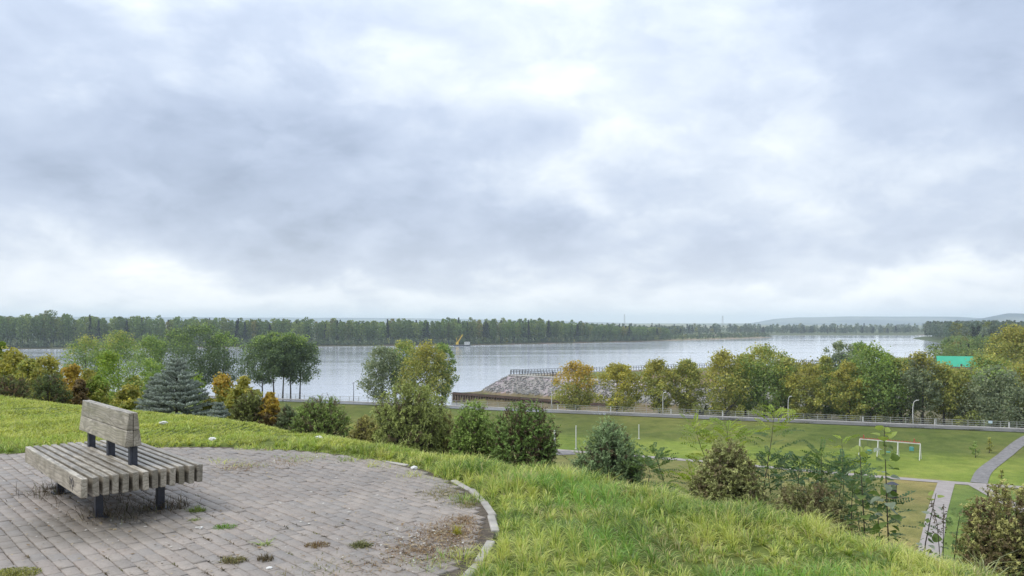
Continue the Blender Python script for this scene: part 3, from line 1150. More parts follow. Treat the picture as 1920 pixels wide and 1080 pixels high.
def ribbon(pts, wdt, lift, zfun=hgt, name='path', matl='path', sub=1):
    """flat strip of width wdt along plan points"""
    P = np.array(pts, float)
    V, Fc = [], []
    for i, p in enumerate(P):
        t = P[min(i + 1, len(P) - 1)] - P[max(i - 1, 0)]
        t /= np.linalg.norm(t)
        nrm = np.array([-t[1], t[0]])
        ww = wdt[i] if hasattr(wdt, '__len__') else wdt
        for q in (-.5, -.17, .17, .5):
            c = p + nrm * ww * q
            V.append((c[0], c[1], zfun(c[0], c[1]) + lift))
    for i in range(len(P) - 1):
        for q in range(3):
            a = i * 4 + q
            Fc.append((a, a + 1, a + 5, a + 4))
    me = mesh_np(name, np.array(V), np.array(Fc))
    return struct(name, me, M[matl])


def dens(pts, step):
    P = np.array(pts, float)
    out = []
    for a, b_ in zip(P[:-1], P[1:]):
        n = max(1, int(np.linalg.norm(b_ - a) / step))
        for k in range(n):
            out.append(a + (b_ - a) * k / n)
    out.append(P[-1])
    return out


TL, TR = -175, 75
ribbon(dens([along_fence(TL, -3.1), along_fence(TR, -3.1)], 5), 4.4, .10, lambda x, y: ROADZ, 'road', 'asphalt')
# kerb between road and fence strip
mb = MB()
a_, b_ = along_fence(TL, -.75), along_fence(TR, -.75)
mb.bar((*a_, ROADZ + .12), (*b_, ROADZ + .12), .16, .24)
struct('kerb', mb.mesh('kerb'), M['concrete'])


def curve_pts(ctrl, n=14):
    """Catmull-Rom through plan points"""
    P = [np.array(c, float) for c in ctrl]
    P = [P[0] * 2 - P[1]] + P + [P[-1] * 2 - P[-2]]
    out = []
    for i in range(1, len(P) - 2):
        for k in range(n):
            t = k / n
            out.append(.5 * (2 * P[i] + (P[i + 1] - P[i - 1]) * t + (2 * P[i - 1] - 5 * P[i] + 4 * P[i + 1] - P[i + 2]) * t * t + (3 * P[i] - P[i - 1] - 3 * P[i + 1] + P[i + 2]) * t ** 3))
    out.append(P[-2])
    return out


gp = lambda px, py: ground_pt(px, py, PARK)
mainp = [gp(940, 836), gp(1040, 844), gp(1263, 861), gp(1680, 897), gp(1920, 915), gp(2150, 932)]
ribbon(curve_pts(mainp, 6), 1.6, .05, name='path', matl='path')
ribbon(dens([gp(1775, 904), gp(1768, 925), gp(1757, 960), gp(1750, 1000), gp(1738, 1060), gp(1725, 1100)], 3), 1.75, .045, name='path', matl='path')
ribbon(curve_pts([gp(1835, 906), gp(1845, 885), gp(1868, 866), gp(1900, 845), gp(1960, 822)], 8), 1.75, .06, name='path', matl='asphalt_old')
ribbon(dens([gp(1828, 909), gp(1848, 920), gp(1880, 938), gp(1950, 975)], 3), 1.7, .055, name='path', matl='path')
ribbon(dens([gp(940, 880), gp(1058, 886), gp(1100, 892)], 3), 1.3, .05, name='path', matl='path')
ribbon(dens([gp(1040, 850), gp(1075, 849)], 2), 3.4, .06, name='path', matl='asphalt_old')

# metal road fence
FENCE_Z = ROADZ + .0
ftl, ftr = -150, 70
fo = thing('road_fence', 'long pale metal railing of three rails beside the riverside road', 'fence', (*along_fence(0), FENCE_Z), 0)
fang = math.atan2(-FD[1], -FD[0])
fo.rotation_euler = (0, 0, fang)
for zz in (.42, .78, 1.14):
    MB().bar((ftl, 0, zz), (ftr, 0, zz), .06, .055).build('rail', M['fence_metal'], fo)
pm = MB().box((0, 0, .60), (.08, .08, 1.2)).mesh('post')
for k in range(int((ftr - ftl) / 2.4) + 1):
    ob('post', pm, M['fence_metal'], fo, (ftl + k * 2.4, 0.0, 0))
# white marker posts in front of the fence
mk = bevelled(MB().box((0, 0, .55), (.16, .16, 1.1)).mesh('marker_post'), .02)
for px_, lab in ((1046, 'short white marker post just right of the lamp by the piling'), (1145, 'short white marker post below the small yellow tree'), (1258, 'short white marker post right of the middle lamp post'),
                 (1355, 'short white marker post below the gold and olive tree'), (1618, 'short white marker post left of the curved lamp'),
                 (1753, 'short white marker post right of the curved lamp'), (1892, 'short white marker post below the grey-green willow')):
    d = fence_d(px_) - .5
    o = ob('marker_post', mk, M['white_metal'], None, (gx(px_, d), d, ROADZ))
    tag(o, lab, 'post', 'white marker posts along the fence')
# small pale panel hung on the fence
d = fence_d(1857) - .12
sg = thing('fence_sign', 'small pale rectangular panel hung on the road fence', 'sign', (gx(1857, d), d, ROADZ + .95), fang)
bevelled(MB().box((0, 0, 0), (.62, .03, .42)).build('panel', M['blue_sign'], sg).data, .008)
MB().box((0, .012, .26), (.5, .02, .06)).build('bracket', M['fence_metal'], sg)


# ------------------------------------------------------------------ lamp posts
def lamp_post(px, label, h=4.25, bend=.35, name='street_lamp', z=ROADZ, d=None, matl='white_metal', group='lamp posts along the riverside road', r=.075):
    d = d or fence_d(px) - .35
    t = thing(name, label, 'lamp post', (gx(px, d), d, z), fang, group)
    pts = [(0, 0, 0), (bend * -.12, 0, h * .35), (bend * -.1, 0, h * .7), (bend * .25, 0, h * .93), (bend, 0, h)]
    MB().tube(pts, [r * 1.25, r, r * .85, r * .7, r * .6], 8).build('pole', M[matl], t, True)
    MB().tube([(0, 0, 0), (0, 0, .12)], [r * 2.3, r * 2.0], 8).build('base', M[matl], t)
    hd = MB()
    hd.tube([(bend - .05, 0, h - .02), (bend + .1, 0, h + .05), (bend + .42, 0, h + .07), (bend + .5, 0, h + .04)], [.05, .085, .075, .03], 8)
    hd.build('lamp_head', M[matl], t, True)


lamp_post(1712, 'curved white lamp post in front of the forked brown trees', bend=.42, r=.08)
lamp_post(1478, 'thin white lamp post beside the locust shoot', bend=.2)
lamp_post(1243, 'straight white lamp post before the olive trees', bend=.15)
lamp_post(1034, 'white lamp post in front of the sheet piling', bend=-.3)
lamp_post(847, 'white lamp post at the end of the sheet piling', bend=-.35)
lamp_post(663, 'dark slender lamp post standing against the open water', bend=-.2, matl='rail_dark')


# ------------------------------------------------------------------ sheet piling, riprap, railings of the embankment
pa, pb = np.array([-16.4, 213.6]), np.array([24, 181.2])
pl = float(np.linalg.norm(pb - pa))
pang = math.atan2(pb[1] - pa[1], pb[0] - pa[0])
sp = thing('sheet_piling', 'rusty brown sheet pile wall with dark recesses above the inlet', 'retaining wall', (pa[0], pa[1], WATER), pang)
MB().box((pl / 2, .25, 1.05), (pl, .12, 3.6)).build('backing_plate', M['pile_dark'], sp)
MB().box((pl / 2, -.15, 2.50), (pl + .3, .95, .42)).build('cap_beam', M['cap_rust'], sp)
MB().box((pl / 2, -.22, .75), (pl, .25, .22)).build('waler', M['cap_rust'], sp)
pm = MB().box((0, -.08, 1.0), (.42, .46, 3.3)).mesh('pile')
for k in range(int(pl / .92)):
    ob('pile', pm, M['pile_steel'], sp, (.4 + k * .92, 0, random.uniform(-.04, .04)))

# riprap
rg = np.random.default_rng(44)
n = 15000
rx = rg.uniform(-20, 62, n)
ry = rg.uniform(165, 232, n)
rz, s1, s2 = emb_height(rx, ry)
ok = (s1 < -.2) & (rz > BASEZ + .75) & (rz < PLATZ - .05)
ok &= vnoise(rx, ry, 5, 31) + vnoise(rx, ry, 1.6, 32) * .4 > .12
rx, ry, rz = rx[ok], ry[ok], rz[ok]
n = len(rx)
cube = np.array([(-1, -1, -1), (1, -1, -1), (1, 1, -1), (-1, 1, -1), (-1, -1, 1), (1, -1, 1), (1, 1, 1), (-1, 1, 1)], float)
cf = np.array([(0, 3, 2, 1), (4, 5, 6, 7), (0, 1, 5, 4), (1, 2, 6, 5), (2, 3, 7, 6), (3, 0, 4, 7)])
Vr = cube[None] * rg.uniform(.07, .24, (n, 1, 3)) * rg.uniform(.7, 1.3, (n, 8, 1))
ang = rg.uniform(0, 6.28, n)
ca, sa = np.cos(ang)[:, None], np.sin(ang)[:, None]
Vx = Vr[..., 0] * ca - Vr[..., 1] * sa + Vr[..., 2] * .3
Vy = Vr[..., 0] * sa + Vr[..., 1] * ca
Vr = np.stack([Vx + rx[:, None], Vy + ry[:, None], Vr[..., 2] + rz[:, None] + .08], -1)
cr_ = np.repeat(rg.uniform(.21, .34, n)[:, None] * np.array([[1, .965, .93]]), 8, 0)
me = mesh_np('riprap', Vr.reshape(-1, 3), (np.arange(n)[:, None, None] * 8 + cf[None]).reshape(-1, 4), cr_)
tag(ob('riprap', me, M['stone']), 'grey rubble stones covering the slope below the raised platform', 'riprap', None, 'stuff')


def railing(name, label, a, b, z, h=1.42, gap=.95, matl='rail_dark'):
    a, b = np.array(a, float), np.array(b, float)
    L = float(np.linalg.norm(b - a))
    t = thing(name, label, 'railing', (a[0], a[1], z), math.atan2(b[1] - a[1], b[0] - a[0]))
    for zz in (.18, h * .62, h):
        MB().bar((0, 0, zz), (L, 0, zz), .08, .09).build('rail', M[matl], t)
    me = MB().box((0, 0, h / 2), (.12, .12, h)).mesh('post')
    for k in range(int(L / gap) + 1):
        ob('post', me, M[matl], t, (k * gap, 0, 0))
    MB().box((L / 2, 0, .05), (L, .42, .30)).build('plinth', M['concrete'], t)
    return t


railing('railing', 'long dark railing on the river edge of the raised platform', (-.4, 214.2), (118, 275.5), PLATZ + .02)
railing('railing', 'short dark railing on the front edge of the raised platform', (-.2, 213.6), (11.8, 203.9), PLATZ + .02)
mb = MB()
for a_, b_ in (((12.1, 203.8), (30.8, 187)), ((30.8, 187), (42, 179)), ((42, 179), (60, 170))):
    mb.bar((a_[0], a_[1], PLATZ + .08), (b_[0], b_[1], PLATZ + .08), .8, .36)
struct('kerb', mb.mesh('kerb'), M['concrete'])
for k, (px_, d, lab) in enumerate(((1086, 231, 'thin mast lamp above the orange-topped tree'), (1163, 239, 'thin mast lamp above the small yellow tree'),
                                   (1228, 245, 'thin mast lamp above the olive tree with gold tips'), (1295, 252, 'thin mast lamp above the rounded olive tree'))):
    lamp_post(px_, lab, h=4.6, bend=.25, name='mast_lamp', z=PLATZ, d=d, matl='fence_metal', group='mast lamps on the platform', r=.045)


# a person at the platform railing
def person(label, loc, rz, matb, h=1.72):
    t = thing('person', label, 'person', loc, rz)
    js = {'pelvis': (0, 0, .95), 'chest': (0, .01, 1.25), 'neck': (0, .0, 1.47), 'head': (0, -.02, 1.58), 'top': (0, -.02, 1.70),
          'hl': (.10, 0, .90), 'kl': (.11, -.03, .50), 'al': (.11, .02, .08), 'tl': (.12, -.15, .03),
          'hr': (-.10, 0, .90), 'kr': (-.12, .02, .50), 'ar': (-.13, .06, .08), 'tr': (-.14, -.10, .03),
          'sl': (.19, 0, 1.41), 'el': (.25, .03, 1.13), 'wl': (.22, -.16, .98), 'fl': (.20, -.24, .96),
          'sr': (-.19, 0, 1.41), 'er': (-.26, .03, 1.13), 'wr': (-.23, -.14, .97), 'fr': (-.21, -.22, .95)}
    rad = {'pelvis': .14, 'chest': .155, 'neck': .06, 'head': .10, 'top': .07, 'hl': .10, 'hr': .10, 'kl': .065, 'kr': .065, 'al': .045, 'ar': .045,
           'tl': .04, 'tr': .04, 'sl': .07, 'sr': .07, 'el': .048, 'er': .048, 'wl': .035, 'wr': .035, 'fl': .03, 'fr': .03}
    ks = list(js)
    ed = [('pelvis', 'chest'), ('chest', 'neck'), ('neck', 'head'), ('head', 'top'), ('pelvis', 'hl'), ('hl', 'kl'), ('kl', 'al'), ('al', 'tl'),
          ('pelvis', 'hr'), ('hr', 'kr'), ('kr', 'ar'), ('ar', 'tr'), ('chest', 'sl'), ('sl', 'el'), ('el', 'wl'), ('wl', 'fl'), ('chest', 'sr'), ('sr', 'er'), ('er', 'wr'), ('wr', 'fr')]
    me = bpy.data.meshes.new('body')
    me.from_pydata([js[k] for k in ks], [(ks.index(a), ks.index(c)) for a, c in ed], [])
    o = ob('body', me, matb, t)
    md = o.modifiers.new('skin', 'SKIN')
    for i, k in enumerate(ks):
        me.skin_vertices[0].data[i].radius = (rad[k], rad[k] * .85)
        me.skin_vertices[0].data[i].use_root = (k == 'pelvis')
    o.modifiers.new('sub', 'SUBSURF').render_levels = 1
    t.scale = (h / 1.76,) * 3
    return t


person('person in dark clothes standing by the platform railing', (gx(1037, 206), 206.6, PLATZ + .02), 2.4, M['cloth_dark'])

# ------------------------------------------------------------------ park things
# swing set
A = np.array([50.3, 111.8])
Bp = np.array([56.6, 107.2])
L = float(np.linalg.norm(Bp - A))
sw = thing('swing_set', 'white swing frame with red zigzag crest on the park lawn', 'swing set', (A[0], A[1], PARK), math.atan2(Bp[1] - A[1], Bp[0] - A[0]))
MB().bar((0, 0, 2.2), (L, 0, 2.2), .13, .13).build('top_beam', M['white_metal'], sw)
for xx in (0, L * .31, L * .64, L):
    for yy in (-.75, .75):
        MB().bar((xx, yy, 0), (xx, yy * .06, 2.2), .10, .10).build('leg', M['white_metal'], sw)
mb = MB()
nz = 22
for k in range(nz):
    x0 = L * k / nz
    mb.add([(x0, -.03, 2.29), (x0 + L / nz, -.03, 2.29), (x0 + L / nz / 2, -.03, 2.46), (x0, .03, 2.29), (x0 + L / nz, .03, 2.29), (x0 + L / nz / 2, .03, 2.46)],
           [(0, 1, 2), (5, 4, 3), (0, 3, 4, 1), (1, 4, 5, 2), (2, 5, 3, 0)])
mb.build('crest', M['red'], sw)
for xx in (.5, L - .75):
    MB().box((xx, 0, 2.55), (.12, .12, .55)).build('finial', M['red'], sw)
for xx in (L * .16, L * .48, L * .86):
    mb = MB().bar((xx - .22, 0, 2.12), (xx - .2, .06, .75), .025, .025).bar((xx + .22, 0, 2.12), (xx + .2, .06, .75), .025, .025)
    mb.build('chain', M['rail_dark'], sw)
    bevelled(MB().box((xx, .06, .66 if xx < L * .8 else 1.4), (.55, .34, .12 if xx < L * .8 else .55)).build('swing_seat', M['teal'], sw).data, .03)
# court posts
for px_, yt, yb, lab in ((1040, 807, 836, 'short thick white post left of the bluish juniper'), (1080, 798, 842, 'tall white court post behind the bluish juniper'),
                         (1198, 796, 823, 'white court post standing alone on the lawn')):
    x, y = ground_pt(px_, yb, PARK)
    t = thing('court_post', lab, 'post', (x, y, PARK), 0, 'white court posts on the lawn')
    hh = (yb - yt) / F * y
    MB().tube([(0, 0, 0), (0, 0, hh)], .085 if px_ != 1040 else .14, 8).build('pole', M['white_metal'], t)
    MB().tube([(0, 0, 0), (0, 0, .1)], [.2, .18], 8).build('base', M['concrete'], t)
# roofed bin
x, y = ground_pt(1673, 934, PARK)
t = thing('litter_bin', 'dark roofed litter bin beside the slab path', 'bin', (x, y, PARK), .4)
bevelled(MB().box((0, 0, .48), (.52, .52, .96)).build('body', M['black_plastic'], t).data, .02)
for sx in (-1, 1):
    for sy in (-1, 1):
        MB().bar((sx * .28, sy * .28, 0), (sx * .28, sy * .28, 1.5), .06, .06).build('post', M['dark_metal'], t)
MB().add([(-.5, -.5, 1.5), (.5, -.5, 1.5), (.5, .5, 1.5), (-.5, .5, 1.5), (-.12, -.12, 1.78), (.12, -.12, 1.78), (.12, .12, 1.78), (-.12, .12, 1.78)],
         [(3, 2, 1, 0), (4, 5, 6, 7), (0, 1, 5, 4), (1, 2, 6, 5), (2, 3, 7, 6), (3, 0, 4, 7)]).build('roof', M['dark_metal'], t)
# small lawn shrubs
for px_, yb, yt, wpx, pal, lab in ((1829, 858, 822, 26, 'green', 'small green shrub on the lawn by the curving asphalt path'), (1855, 850, 818, 18, 'olive', 'small brownish conifer on the lawn by the curving asphalt path'),
                                   (1878, 897, 880, 12, 'olive', 'tiny young tree beside the slab path on the right')):
    x, y = ground_pt(px_, yb, PARK)
    tree('lawn_shrub', lab, x, y, EYE - (yt - HOR) / F * y, wpx / F * y, pal, None, px_, .08, 700, .16, 'cone' if px_ != 1829 else 'round', 14, 'young plants on the park lawn', 'shrub', zbase=PARK, limbs=5, r0=.05)


# ------------------------------------------------------------------ houses on the right bank
def house(label, x, y, rz, Lx, Ly, wall_h, roof_h, wmat, rmat, zb, over=.5, hip=0.0, wins=3):
    t = thing('house', label, 'house', (x, y, zb), rz)
    hx, hy = Lx / 2, Ly / 2
    wall = MB().box((0, 0, wall_h / 2), (Lx, Ly, wall_h))
    wall.add([(-hx, -hy, wall_h), (-hx, hy, wall_h), (-hx, 0, wall_h + roof_h * .97), (hx, -hy, wall_h), (hx, hy, wall_h), (hx, 0, wall_h + roof_h * .97)] if not hip else
             [(-hx, -hy, wall_h), (-hx, hy, wall_h), (-hx, 0, wall_h + .02), (hx, -hy, wall_h), (hx, hy, wall_h), (hx, 0, wall_h + .02)], [(0, 2, 1), (3, 4, 5)])
    wall.build('wall', M[wmat], t)
    ox, oy = hx + over, hy + over
    dz = roof_h * over / hy
    e0 = wall_h - dz
    rt = wall_h + roof_h
    th = .16
    hx2 = ox - hip
    V = []
    for o_ in (0, th):
        V += [(-ox, -oy, e0 + o_), (ox, -oy, e0 + o_), (ox, oy, e0 + o_), (-ox, oy, e0 + o_), (-hx2, 0, rt + o_), (hx2, 0, rt + o_)]
    Fc = [(6, 7, 11, 10), (8, 9, 10, 11), (0, 4, 5, 1), (2, 5, 4, 3), (0, 1, 7, 6), (2, 3, 9, 8), (1, 5, 11, 7) if not hip else (1, 7, 11, 5), (5, 2, 8, 11), (4, 0, 6, 10), (3, 4, 10, 9)]
    ro = MB().add(V, Fc).build('roof', M[rmat], t)
    MB().box((hx * .4, hy * .25, rt + .2), (.5, .5, 1.5)).build('chimney', M['cap_rust'], ro)
    for k in range(wins):
        wx = -hx + Lx * (k + .5) / wins
        f = MB().box((wx, -hy - .02, wall_h * .55), (1.1, .10, 1.3)).build('window', M['white_metal'], t)
        MB().box((wx, -hy - .075, wall_h * .55), (.9, .02, 1.1)).build('pane', M['glass'], f)


house('house with a bright green metal roof behind the trees', gx(1806, 262), 262, R(-24), 15, 9, 4.4, 3.7, 'wall_white', 'roof_green', -18.0, hip=0)
house('low house with dark roof and white gable before the green roof', gx(1788, 238), 238, R(-38), 10, 7, 3.3, 2.3, 'wall_white', 'roof_dark', -17.6)
house('ochre house with a greyish brown roof among the treetops', gx(1697, 262), 262, R(-14), 9, 7, 4.2, 2.4, 'wall_yellow', 'roof_brown', -17.0, hip=2.2)

# ------------------------------------------------------------------ far river: floating crane, power pylons
t = thing('floating_crane', 'yellow crane barge with a white cabin moored at the far bank', 'crane', (gx(866, 728), 728, WATER), R(-8))
MB().add([(-7, -2.5, -.4), (7, -2.5, -.4), (7, 2.5, -.4), (-7, 2.5, -.4), (-8, -3, 1.3), (8.5, -3, 1.3), (8.5, 3, 1.3), (-8, 3, 1.3)],
         [(3, 2, 1, 0), (4, 5, 6, 7), (0, 1, 5, 4), (1, 2, 6, 5), (2, 3, 7, 6), (3, 0, 4, 7)]).build('hull', M['rail_dark'], t)
cb_ = MB().box((5, 0, 2.6), (4.6, 3.4, 2.6)).build('cabin', M['white_metal'], t)
for k in range(3):
    MB().box((3.6 + k * 1.4, -1.72, 3.0), (.8, .06, .8)).build('window', M['glass'], cb_)
MB().box((-4.4, 0, 2.4), (2.4, 2.2, 2.2)).build('turntable', M['yellow'], t)
mb = MB()
for sy in (-.5, .5):
    mb.bar((-4.6, sy, 3.2), (.6, sy * .4, 10.8), .34, .34)
    mb.bar((-4.0, sy, 2.8), (1.0, sy * .4, 10.6), .3, .3)
for k in range(6):
    f0 = k / 6
    mb.bar((-4.6 + 5.2 * f0, -.4, 3.2 + 7.6 * f0), (-4.0 + 5.0 * (f0 + .12), .4, 2.8 + 7.8 * (f0 + .12)), .14, .14)
mb.build('boom', M['yellow'], t)
MB().bar((-4.4, 0, 3.2), (-5.4, 0, 7.6), .3, .3).bar((-5.4, 0, 7.6), (.6, 0, 10.8), .1, .1).build('mast', M['yellow'], t)


def pylon(px, d, h, label):
    zb = hgt(gx(px, d), d)
    t = thing('power_pylon', label, 'pylon', (gx(px, d), d, zb), .5, 'power pylons on the horizon')
    mb = MB()
    for sx in (-1, 1):
        for sy in (-1, 1):
            mb.bar((sx * 3.6, sy * 3.6, 0), (sx * .5, sy * .5, h), .5, .5)
    for k in range(8):
        f0, f1 = k / 8, (k + 1) / 8
        w0, w1 = 3.6 * (1 - f0) + .5 * f0, 3.6 * (1 - f1) + .5 * f1
        mb.bar((-w0, -w0, h * f0), (w1, -w1, h * f1), .3, .3).bar((w0, w0, h * f0), (-w1, w1, h * f1), .3, .3)
    mb.build('tower', M['pylon'], t)
    for zz, ww in ((h * .72, 7), (h * .84, 6), (h * .95, 4.5)):
        MB().bar((-ww, 0, zz), (ww, 0, zz), .5, .5).build('crossarm', M['pylon'], t)


pylon(1355, 2900, 46, 'lattice power pylon rising left of the pale hills')
pylon(1171, 3300, 56, 'faint lattice power pylon above the middle of the far wood')

# =================================================================== paved circle
BU = np.array([.738, .674])       # across the bench and the paver courses
BV = np.array([-.674, .738])      # along the slats and the continuous joints
pave = bpy.data.objects.new('pavement', None)
COL.objects.link(pave)
pave['kind'] = 'structure'
# bedding sheet under the pavers
th = np.linspace(0, 2 * np.pi, 97)[:-1]
V = np.concatenate([[[PC[0], PC[1], -.013]], np.stack([PC[0] + np.cos(th) * 4.16, PC[1] + np.sin(th) * 4.16, np.full(96, -.013)], 1)])
Fc = np.array([(0, 1 + i, 1 + (i + 1) % 96) for i in range(96)])
ob('bedding', mesh_np('bedding', V, Fc), M['soil'], pave)

PW, PL_ = .1, .2                  # paver pitch
rg = np.random.default_rng(5)
cells = []
for i in range(-46, 47):
    off = (.5 if i % 2 else 0) * PL_
    for j in range(-24, 25):
        c = PC + BU * (i * PW) + BV * (j * PL_ + off)
        # whole pavers only: the rim stays toothed, as laid
        far = max(np.hypot(*(c + BU * sx * PW / 2 + BV * sy * PL_ / 2 - PC)) for sx in (-1, 1) for sy in (-1, 1))
        if far < PR + .004:
            cells.append(c)
cells = np.array(cells)
cut = []
for i in range(-46, 47):
    off = (.5 if i % 2 else 0) * PL_
    for j in range(-24, 25):
        c0 = PC + BU * (i * PW) + BV * (j * PL_ + off)
        far0 = max(np.hypot(*(c0 + BU * sx * PW / 2 + BV * sy * PL_ / 2 - PC)) for sx in (-1, 1) for sy in (-1, 1))
        if far0 < PR + .004:
            continue
        for hv_ in (-1, 1):
            c = c0 + BV * hv_ * PL_ / 4
            far = max(np.hypot(*(c + BU * sx * PW / 2 + BV * sy * PL_ / 4 - PC)) for sx in (-1, 1) for sy in (-1, 1))
            if far < PR + .004:
                cut.append(c)
dd = cells[:, 1]
inview = np.abs(cells[:, 0]) < .672 * cells[:, 1] - .03
inview &= 605 + 1450 * EYE / cells[:, 1] < 1085
size = np.where(inview, 1.0 / dd ** 2, 0)
order = np.argsort(-size)
single = set(order[:300].tolist())
TONES = [(.268, .236, .206), (.286, .251, .219), (.247, .219, .193), (.276, .238, .206), (.255, .231, .208), (.296, .260, .226)]


def paver_arrays(lx, ly, h=.06, bev=.004):
    a, c = lx / 2, ly / 2
    a2, c2 = a - bev, c - bev
    V = [(-a, -c, -h), (a, -c, -h), (a, c, -h), (-a, c, -h), (-a, -c, -bev), (a, -c, -bev), (a, c, -bev), (-a, c, -bev),
         (-a2, -c2, 0), (a2, -c2, 0), (a2, c2, 0), (-a2, c2, 0)]
    Fc = [(0, 1, 5, 4), (1, 2, 6, 5), (2, 3, 7, 6), (3, 0, 4, 7), (4, 5, 9, 8), (5, 6, 10, 9), (6, 7, 11, 10), (7, 4, 8, 11), (8, 9, 10, 11)]
    return np.array(V), np.array(Fc)


PV, PF = paver_arrays(PW - .0065, PL_ - .0065)
pang_ = math.atan2(BU[1], BU[0])
pms = []
for k, tcol in enumerate(TONES):
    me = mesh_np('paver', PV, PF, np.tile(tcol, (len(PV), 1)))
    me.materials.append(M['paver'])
    pms.append(me)
jit = rg.normal(size=(len(cells), 6))


def paver_z(c):
    # slight settlement waves of the old paving
    return (vnoise(c[0], c[1], .9, 17) - .5) * .016


restV, restF, restC = [], [], []
ca, sa = math.cos(pang_), math.sin(pang_)
for i, c in enumerate(cells):
    tone = int(rg.integers(0, len(TONES)))
    zz = float(paver_z(c)) + jit[i, 0] * .0022
    tx, ty, tz = jit[i, 1] * .009, jit[i, 2] * .007, pang_ + jit[i, 3] * .008
    if i in single:
        ob('paver', pms[tone], None, pave, (c[0] + jit[i, 4] * .001, c[1] + jit[i, 5] * .001, zz), (tx, ty, tz))
    else:
        Rm = np.array((Matrix.Rotation(tz, 3, 'Z') @ Matrix.Rotation(ty, 3, 'Y') @ Matrix.Rotation(tx, 3, 'X')))
        restF.append(PF + len(restV) * len(PV))
        restV.append(PV @ Rm.T + np.array([c[0], c[1], zz]))
        restC.append(np.tile(TONES[tone], (len(PV), 1)))
for c in cut:
    Rm = np.array(Matrix.Rotation(pang_ + rg.normal() * .01, 3, 'Z'))
    restF.append(PF + len(restV) * len(PV))
    restV.append((PV * np.array([1, .47, 1])) @ Rm.T + np.array([c[0], c[1], float(paver_z(c)) + rg.normal() * .002]))
    restC.append(np.tile(TONES[int(rg.integers(0, len(TONES)))], (len(PV), 1)))
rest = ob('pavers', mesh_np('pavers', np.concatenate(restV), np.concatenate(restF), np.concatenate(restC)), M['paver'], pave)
rest['kind'] = 'stuff'

# edging stones round the right rim
kerb = bpy.data.objects.new('kerb', None)
COL.objects.link(kerb)
kerb['kind'] = 'structure'
kme = bevelled(MB().box((0, 0, -.07), (.07, .50, .16)).mesh('kerb_stone'), .012, 2)
kme.materials.append(M['kerb'])
a0 = R(-19)
k = 0
while a0 < R(47):
    st = .512 / 4.1
    am = a0 + st / 2
    if R(27) < a0 < R(38) or k in (2,):
        a0 += st * (.55 if k == 2 else 1)
        k += 1
        continue
    o = ob('kerb_stone', kme, None, kerb, (PC[0] + math.cos(am) * 4.15, PC[1] + math.sin(am) * 4.15, -.010 + random.uniform(-.012, .010)),
           (random.uniform(-.03, .03), random.uniform(-.10, .10), am + random.uniform(-.055, .055)))
    a0 += st
    k += 1

# =================================================================== bench
BC = np.array([-3.76, 7.20])
bench = thing('bench', 'weathered double-sided wooden bench with grey metal posts on the paved circle', 'bench', (BC[0], BC[1], 0), math.atan2(BV[1], BV[0]) - math.pi)
# local +X points from the far end of the slats towards the camera end; local +Y = -BU ... Y to the left side


def rounded_bar(lx, ly, lz, bev=.008, seg=2):
    return bevelled(MB().box((0, 0, 0), (lx, ly, lz)).mesh('slat'), bev, seg)


NS, SW, SLEN, SH, STOP = 13, .95, 2.14, .155, .42
sm = rounded_bar(SLEN, .049, SH, .007)
sm.materials.append(M['wood'])
pitch = (SW - .05) / (NS - 1)
slats = []
for i in range(NS):
    yy = -SW / 2 + .025 + i * pitch
    o = ob('slat', sm, None, bench, (random.uniform(-.012, .012), yy, STOP - SH / 2 + random.uniform(-.003, .003)), (random.uniform(-.03, .03), random.uniform(-.002, .002), random.uniform(-.004, .004)))
    slats.append(o)
for xx in (-.66, .66):
    MB().box((xx, 0, .235), (.06, .82, .056)).build('cross_beam', M['dark_metal'], bench)
    for yy in (-.25, .25):
        MB().box((xx, yy, .10), (.06, .06, .215)).build('leg', M['dark_metal'], bench)
    MB().box((xx, -.25, -.0), (.14, .14, .012)).build('foot_plate', M['dark_metal'], bench)
    MB().box((xx, .25, -.0), (.14, .14, .012)).build('foot_plate', M['dark_metal'], bench)
MB().box((0, 0, .225), (1.26, .06, .05)).build('cross_beam', M['dark_metal'], bench)
for xx in (-.66, 0, .66):
    bevelled(MB().box((xx, 0.0, .45), (.062, .016, .30)).build('backrest_post', M['dark_metal'], bench).data, .003)
    bevelled(MB().box((xx + .02, .0315, .445), (.012, .046, .29)).build('backrest_post', M['dark_metal'], bench).data, .003)
# backrest: four tapered boards, two on each side
back = bpy.data.objects.new('backrest', None)
COL.objects.link(back)
back.parent = bench
zb0, zb1, zb2 = .585, .725, .875
wb, wm, wt = .069, .052, .035


def back_board(sg, z0, z1, w0, w1):
    g = .0015
    hl = .75
    Vb = []
    for xx in (-hl, hl):
        Vb += [(xx, sg * g, z0), (xx, sg * w0, z0), (xx, sg * w1, z1), (xx, sg * g, z1)]
    mb_ = MB().add(Vb, [(0, 1, 2, 3), (7, 6, 5, 4), (0, 4, 5, 1), (1, 5, 6, 2), (2, 6, 7, 3), (3, 7, 4, 0)])
    me = mb_.mesh('board')
    bm = bmesh.new()
    bm.from_mesh(me)
    bmesh.ops.recalc_face_normals(bm, faces=bm.faces)
    bm.to_mesh(me)
    bm.free()
    bevelled(me, .005, 2)
    return ob('board', me, M['wood'], back)


for sg in (-1, 1):
    back_board(sg, zb0, zb1 - .0015, wb, wm)
    back_board(sg, zb1 + .0015, zb2, wm, wt)
